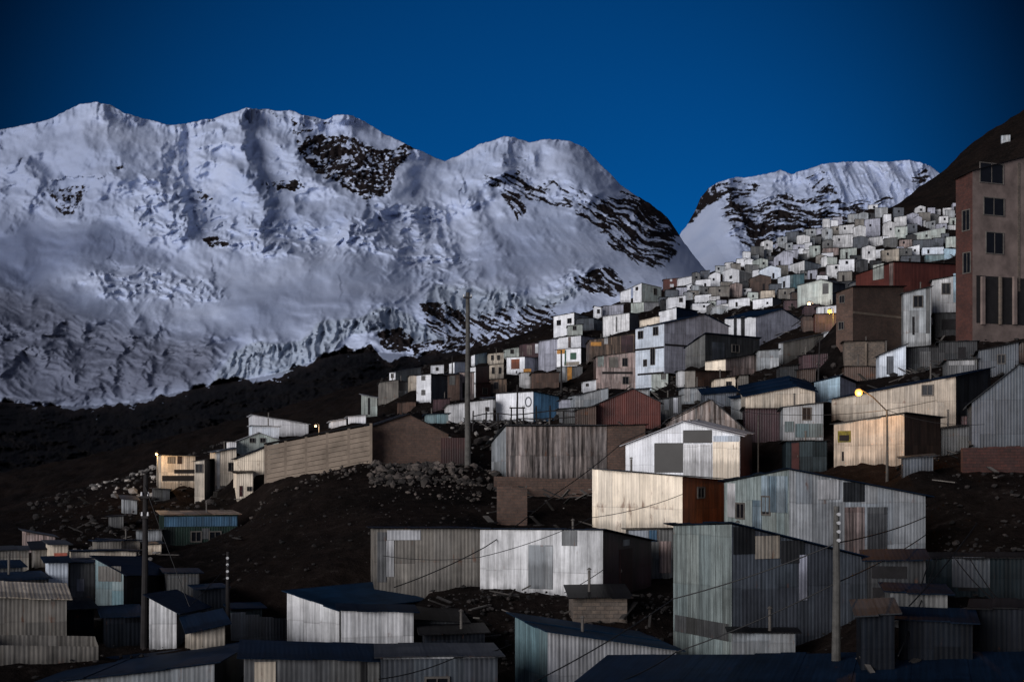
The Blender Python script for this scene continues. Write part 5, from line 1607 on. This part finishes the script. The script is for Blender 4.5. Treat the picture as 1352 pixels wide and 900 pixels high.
# ------------------------------------------------------- stones and rubble
def stones(name, label, items, mat):
    """items: (px range, depth range, count, size range)"""
    base = []
    for k in range(6):
        bm = bmesh.new()
        bmesh.ops.create_icosphere(bm, subdivisions=1, radius=1)
        for v in bm.verts:
            v.co *= random.uniform(.65, 1.2)
        base.append((np.array([v.co[:] for v in bm.verts]), np.array([[v.index for v in f.verts] for f in bm.faces])))
        bm.free()
    X, Y, S = [], [], []
    for (a, b_), (y0, y1), n, (s0, s1), fn in items:
        for _ in range(n):
            px, yy = random.uniform(a, b_), DW(random.uniform(y0, y1))
            if fn and not fn(px, yy):
                continue
            X.append((px - CX) / F * yy)
            Y.append(yy)
            S.append(s0 + (s1 - s0) * random.random() ** 2.5)
    X, Y = np.array(X), np.array(Y)
    Z = GH(X, Y)
    vs, fs, off = [], [], 0
    for x, y, z, s in zip(X, Y, Z, S):
        bv, bf = random.choice(base)
        sc = np.array([random.uniform(.7, 1.3), random.uniform(.7, 1.3), random.uniform(.45, .9)]) * s
        a = random.uniform(0, 6.28)
        v = bv * sc
        v = np.stack([v[:, 0] * cos(a) - v[:, 1] * sin(a), v[:, 0] * sin(a) + v[:, 1] * cos(a), v[:, 2]], -1) + (x, y, z + s * .15)
        vs.append(v)
        fs.append(bf + off)
        off += len(bv)
    me = bpy.data.meshes.new(name)
    me.from_pydata(np.concatenate(vs).tolist(), [], np.concatenate(fs).tolist())
    me.materials.append(mat)
    o = bpy.data.objects.new(name, me)
    COL.objects.link(o)
    o['kind'] = 'stuff'
    o['label'] = label
    return o


def stone_mat(name, a, b_):
    m, nt, N, L, b = new_mat(name)
    g = G(nt)
    geo = N.new('ShaderNodeNewGeometry').outputs['Random Per Island']
    n = g.noise(N.new('ShaderNodeTexCoord').outputs['Object'], 3, 4, .6)
    L.new(g.scale(g.mix(g.math('POWER', geo, 2.0), a, b_), g.ramp(n, .2, .8, .6, 1.2)), b.inputs['Base Color'])
    b.inputs['Roughness'].default_value = .95
    return m


stones('rubble', 'heaped broken stones along the top of the dark earth bank', [
    ((488, 660), (86, 94), 520, (.06, .34), None), ((330, 500), (90, 95), 90, (.05, .2), None), ((520, 640), (82, 88), 90, (.05, .2), None)],
    stone_mat('rubble_stone', (0.02, 0.017, 0.015), (0.13, 0.105, 0.09)))
stones('gravel', 'loose stones scattered over the bare slopes', [
    ((280, 700), (62, 90), 350, (.03, .14), None), ((560, 900), (54, 62), 700, (.03, .15), None), ((1180, 1420), (58, 84), 450, (.03, .18), None), ((40, 300), (92, 150), 700, (.05, .3), None),
    ((1180, 1420), (98, 118), 300, (.05, .4), None), ((-60, 1420), (44, 58), 500, (.03, .14), None), ((500, 900), (98, 230), 1200, (.08, .4), None), ((860, 1290), (110, 320), 1800, (.1, .4), None)],
    stone_mat('loose_stone', (0.008, 0.007, 0.007), (0.038, 0.031, 0.028)))
stones('pale_debris', 'pale rubbish and broken blocks on the left heap', [
    ((120, 205), (118, 140), 80, (.1, .5), None), ((90, 215), (78, 90), 40, (.06, .25), None), ((590, 720), (104, 126), 70, (.08, .3), None)],
    stone_mat('pale_debris', (0.10, 0.095, 0.09), (0.5, 0.46, 0.42)))

def scrap():
    mb = MB()
    for (a, b_), (y0, y1), n in (((560, 900), (100, 200), 260), ((860, 1280), (100, 230), 420), ((1180, 1400), (72, 112), 90), ((560, 900), (54, 62), 25), ((640, 800), (72, 90), 40), ((1130, 1400), (44, 56), 30), ((100, 320), (62, 120), 40)):
        for _ in range(n):
            px, yy = random.uniform(a, b_), DW(random.uniform(y0, y1))
            x = (px - CX) / F * yy
            z = float(GH(np.array([x]), np.array([yy]))[0])
            L, wd = random.uniform(.4, 1.5), random.uniform(.06, .35)
            an, tl = random.uniform(0, 6.28), random.uniform(-.5, .6)
            u = Vector((cos(an) * cos(tl), sin(an) * cos(tl), sin(tl)))
            v = u.cross(Vector((0, 0, 1))).normalized() * wd / 2
            n_ = u.cross(v).normalized() * .025
            c = Vector((x, yy, z + .12 + abs(sin(tl)) * L * .35))
            q = [c - u * L / 2 - v, c + u * L / 2 - v, c + u * L / 2 + v, c - u * L / 2 + v]
            mb.box8([p - n_ for p in q] + [p + n_ for p in q])
    o = mb.build('scrap_boards', stone_mat('scrap_mix', (0.015, 0.013, 0.012), (0.15, 0.135, 0.12)))
    o['kind'] = 'stuff'
    o['label'] = 'boards and tin scraps lying between the houses'


scrap()

# ------------------------------------------------------- sky, sun, camera
SUN_TO = Vector((-0.63, -0.75, 0.17)).normalized()
w = bpy.data.worlds.new('World')
SC.world = w
w.use_nodes = True
nt = w.node_tree
bg = nt.nodes['Background']
sky = nt.nodes.new('ShaderNodeTexSky')
sky.sky_type = 'NISHITA'
sky.sun_disc = False
sky.sun_elevation = math.asin(SUN_TO.z)
sky.sun_rotation = math.atan2(SUN_TO.x, SUN_TO.y)
sky.altitude = 5000
sky.air_density = 1.0
sky.dust_density = 0.2
sky.ozone_density = 6.0
g = G(nt)
mx = g.mix(1.0, sky.outputs[0], (0.03, 0.64, 0.80), 'MULTIPLY')
nt.links.new(mx, bg.inputs['Color'])
# corner vignette put into the sky: it darkens away from the low saddle
gd = nt.nodes.new('ShaderNodeTexCoord').outputs['Generated']
dt = nt.nodes.new('ShaderNodeVectorMath')
dt.operation = 'DOT_PRODUCT'
nt.links.new(gd, dt.inputs[0])
dt.inputs[1].default_value = Vector((-0.01, 1.0, 0.15)).normalized()
vignette = g.ramp(dt.outputs['Value'], .918, .996, .07, 1.0)
mx = g.scale(mx, g.math('ADD', vignette, 0.0))
# the afterglow in the west, behind the camera
mx = g.mix(g.ramp(dt.outputs['Value'], .70, -.75, 0.0, 1.0), mx, (1.75, 1.98, 2.8))
nt.links.new(mx, bg.inputs['Color'])
bg.inputs['Strength'].default_value = 0.07

sd = bpy.data.lights.new('sun', 'SUN')
sd.energy = 2.85
sd.angle = radians(40)
sd.color = (1.0, 0.965, 0.97)
so = bpy.data.objects.new('sun', sd)
COL.objects.link(so)
so.rotation_euler = SUN_TO.to_track_quat('Z', 'Y').to_euler()

cam = bpy.data.cameras.new('camera')
cam.sensor_width = 36
cam.lens = F / 1352 * 36
cam.shift_y = (HY - 450) / 1352
cam.clip_end = 20000
cam.clip_start = .5
co = bpy.data.objects.new('camera', cam)
COL.objects.link(co)
co.location = (0, 0, 0)
co.rotation_euler = (radians(90), 0, 0)
SC.camera = co
SC.view_settings.view_transform = 'Standard'
SC.view_settings.look = 'None'
SC.view_settings.exposure = 0
SC.view_settings.gamma = 1
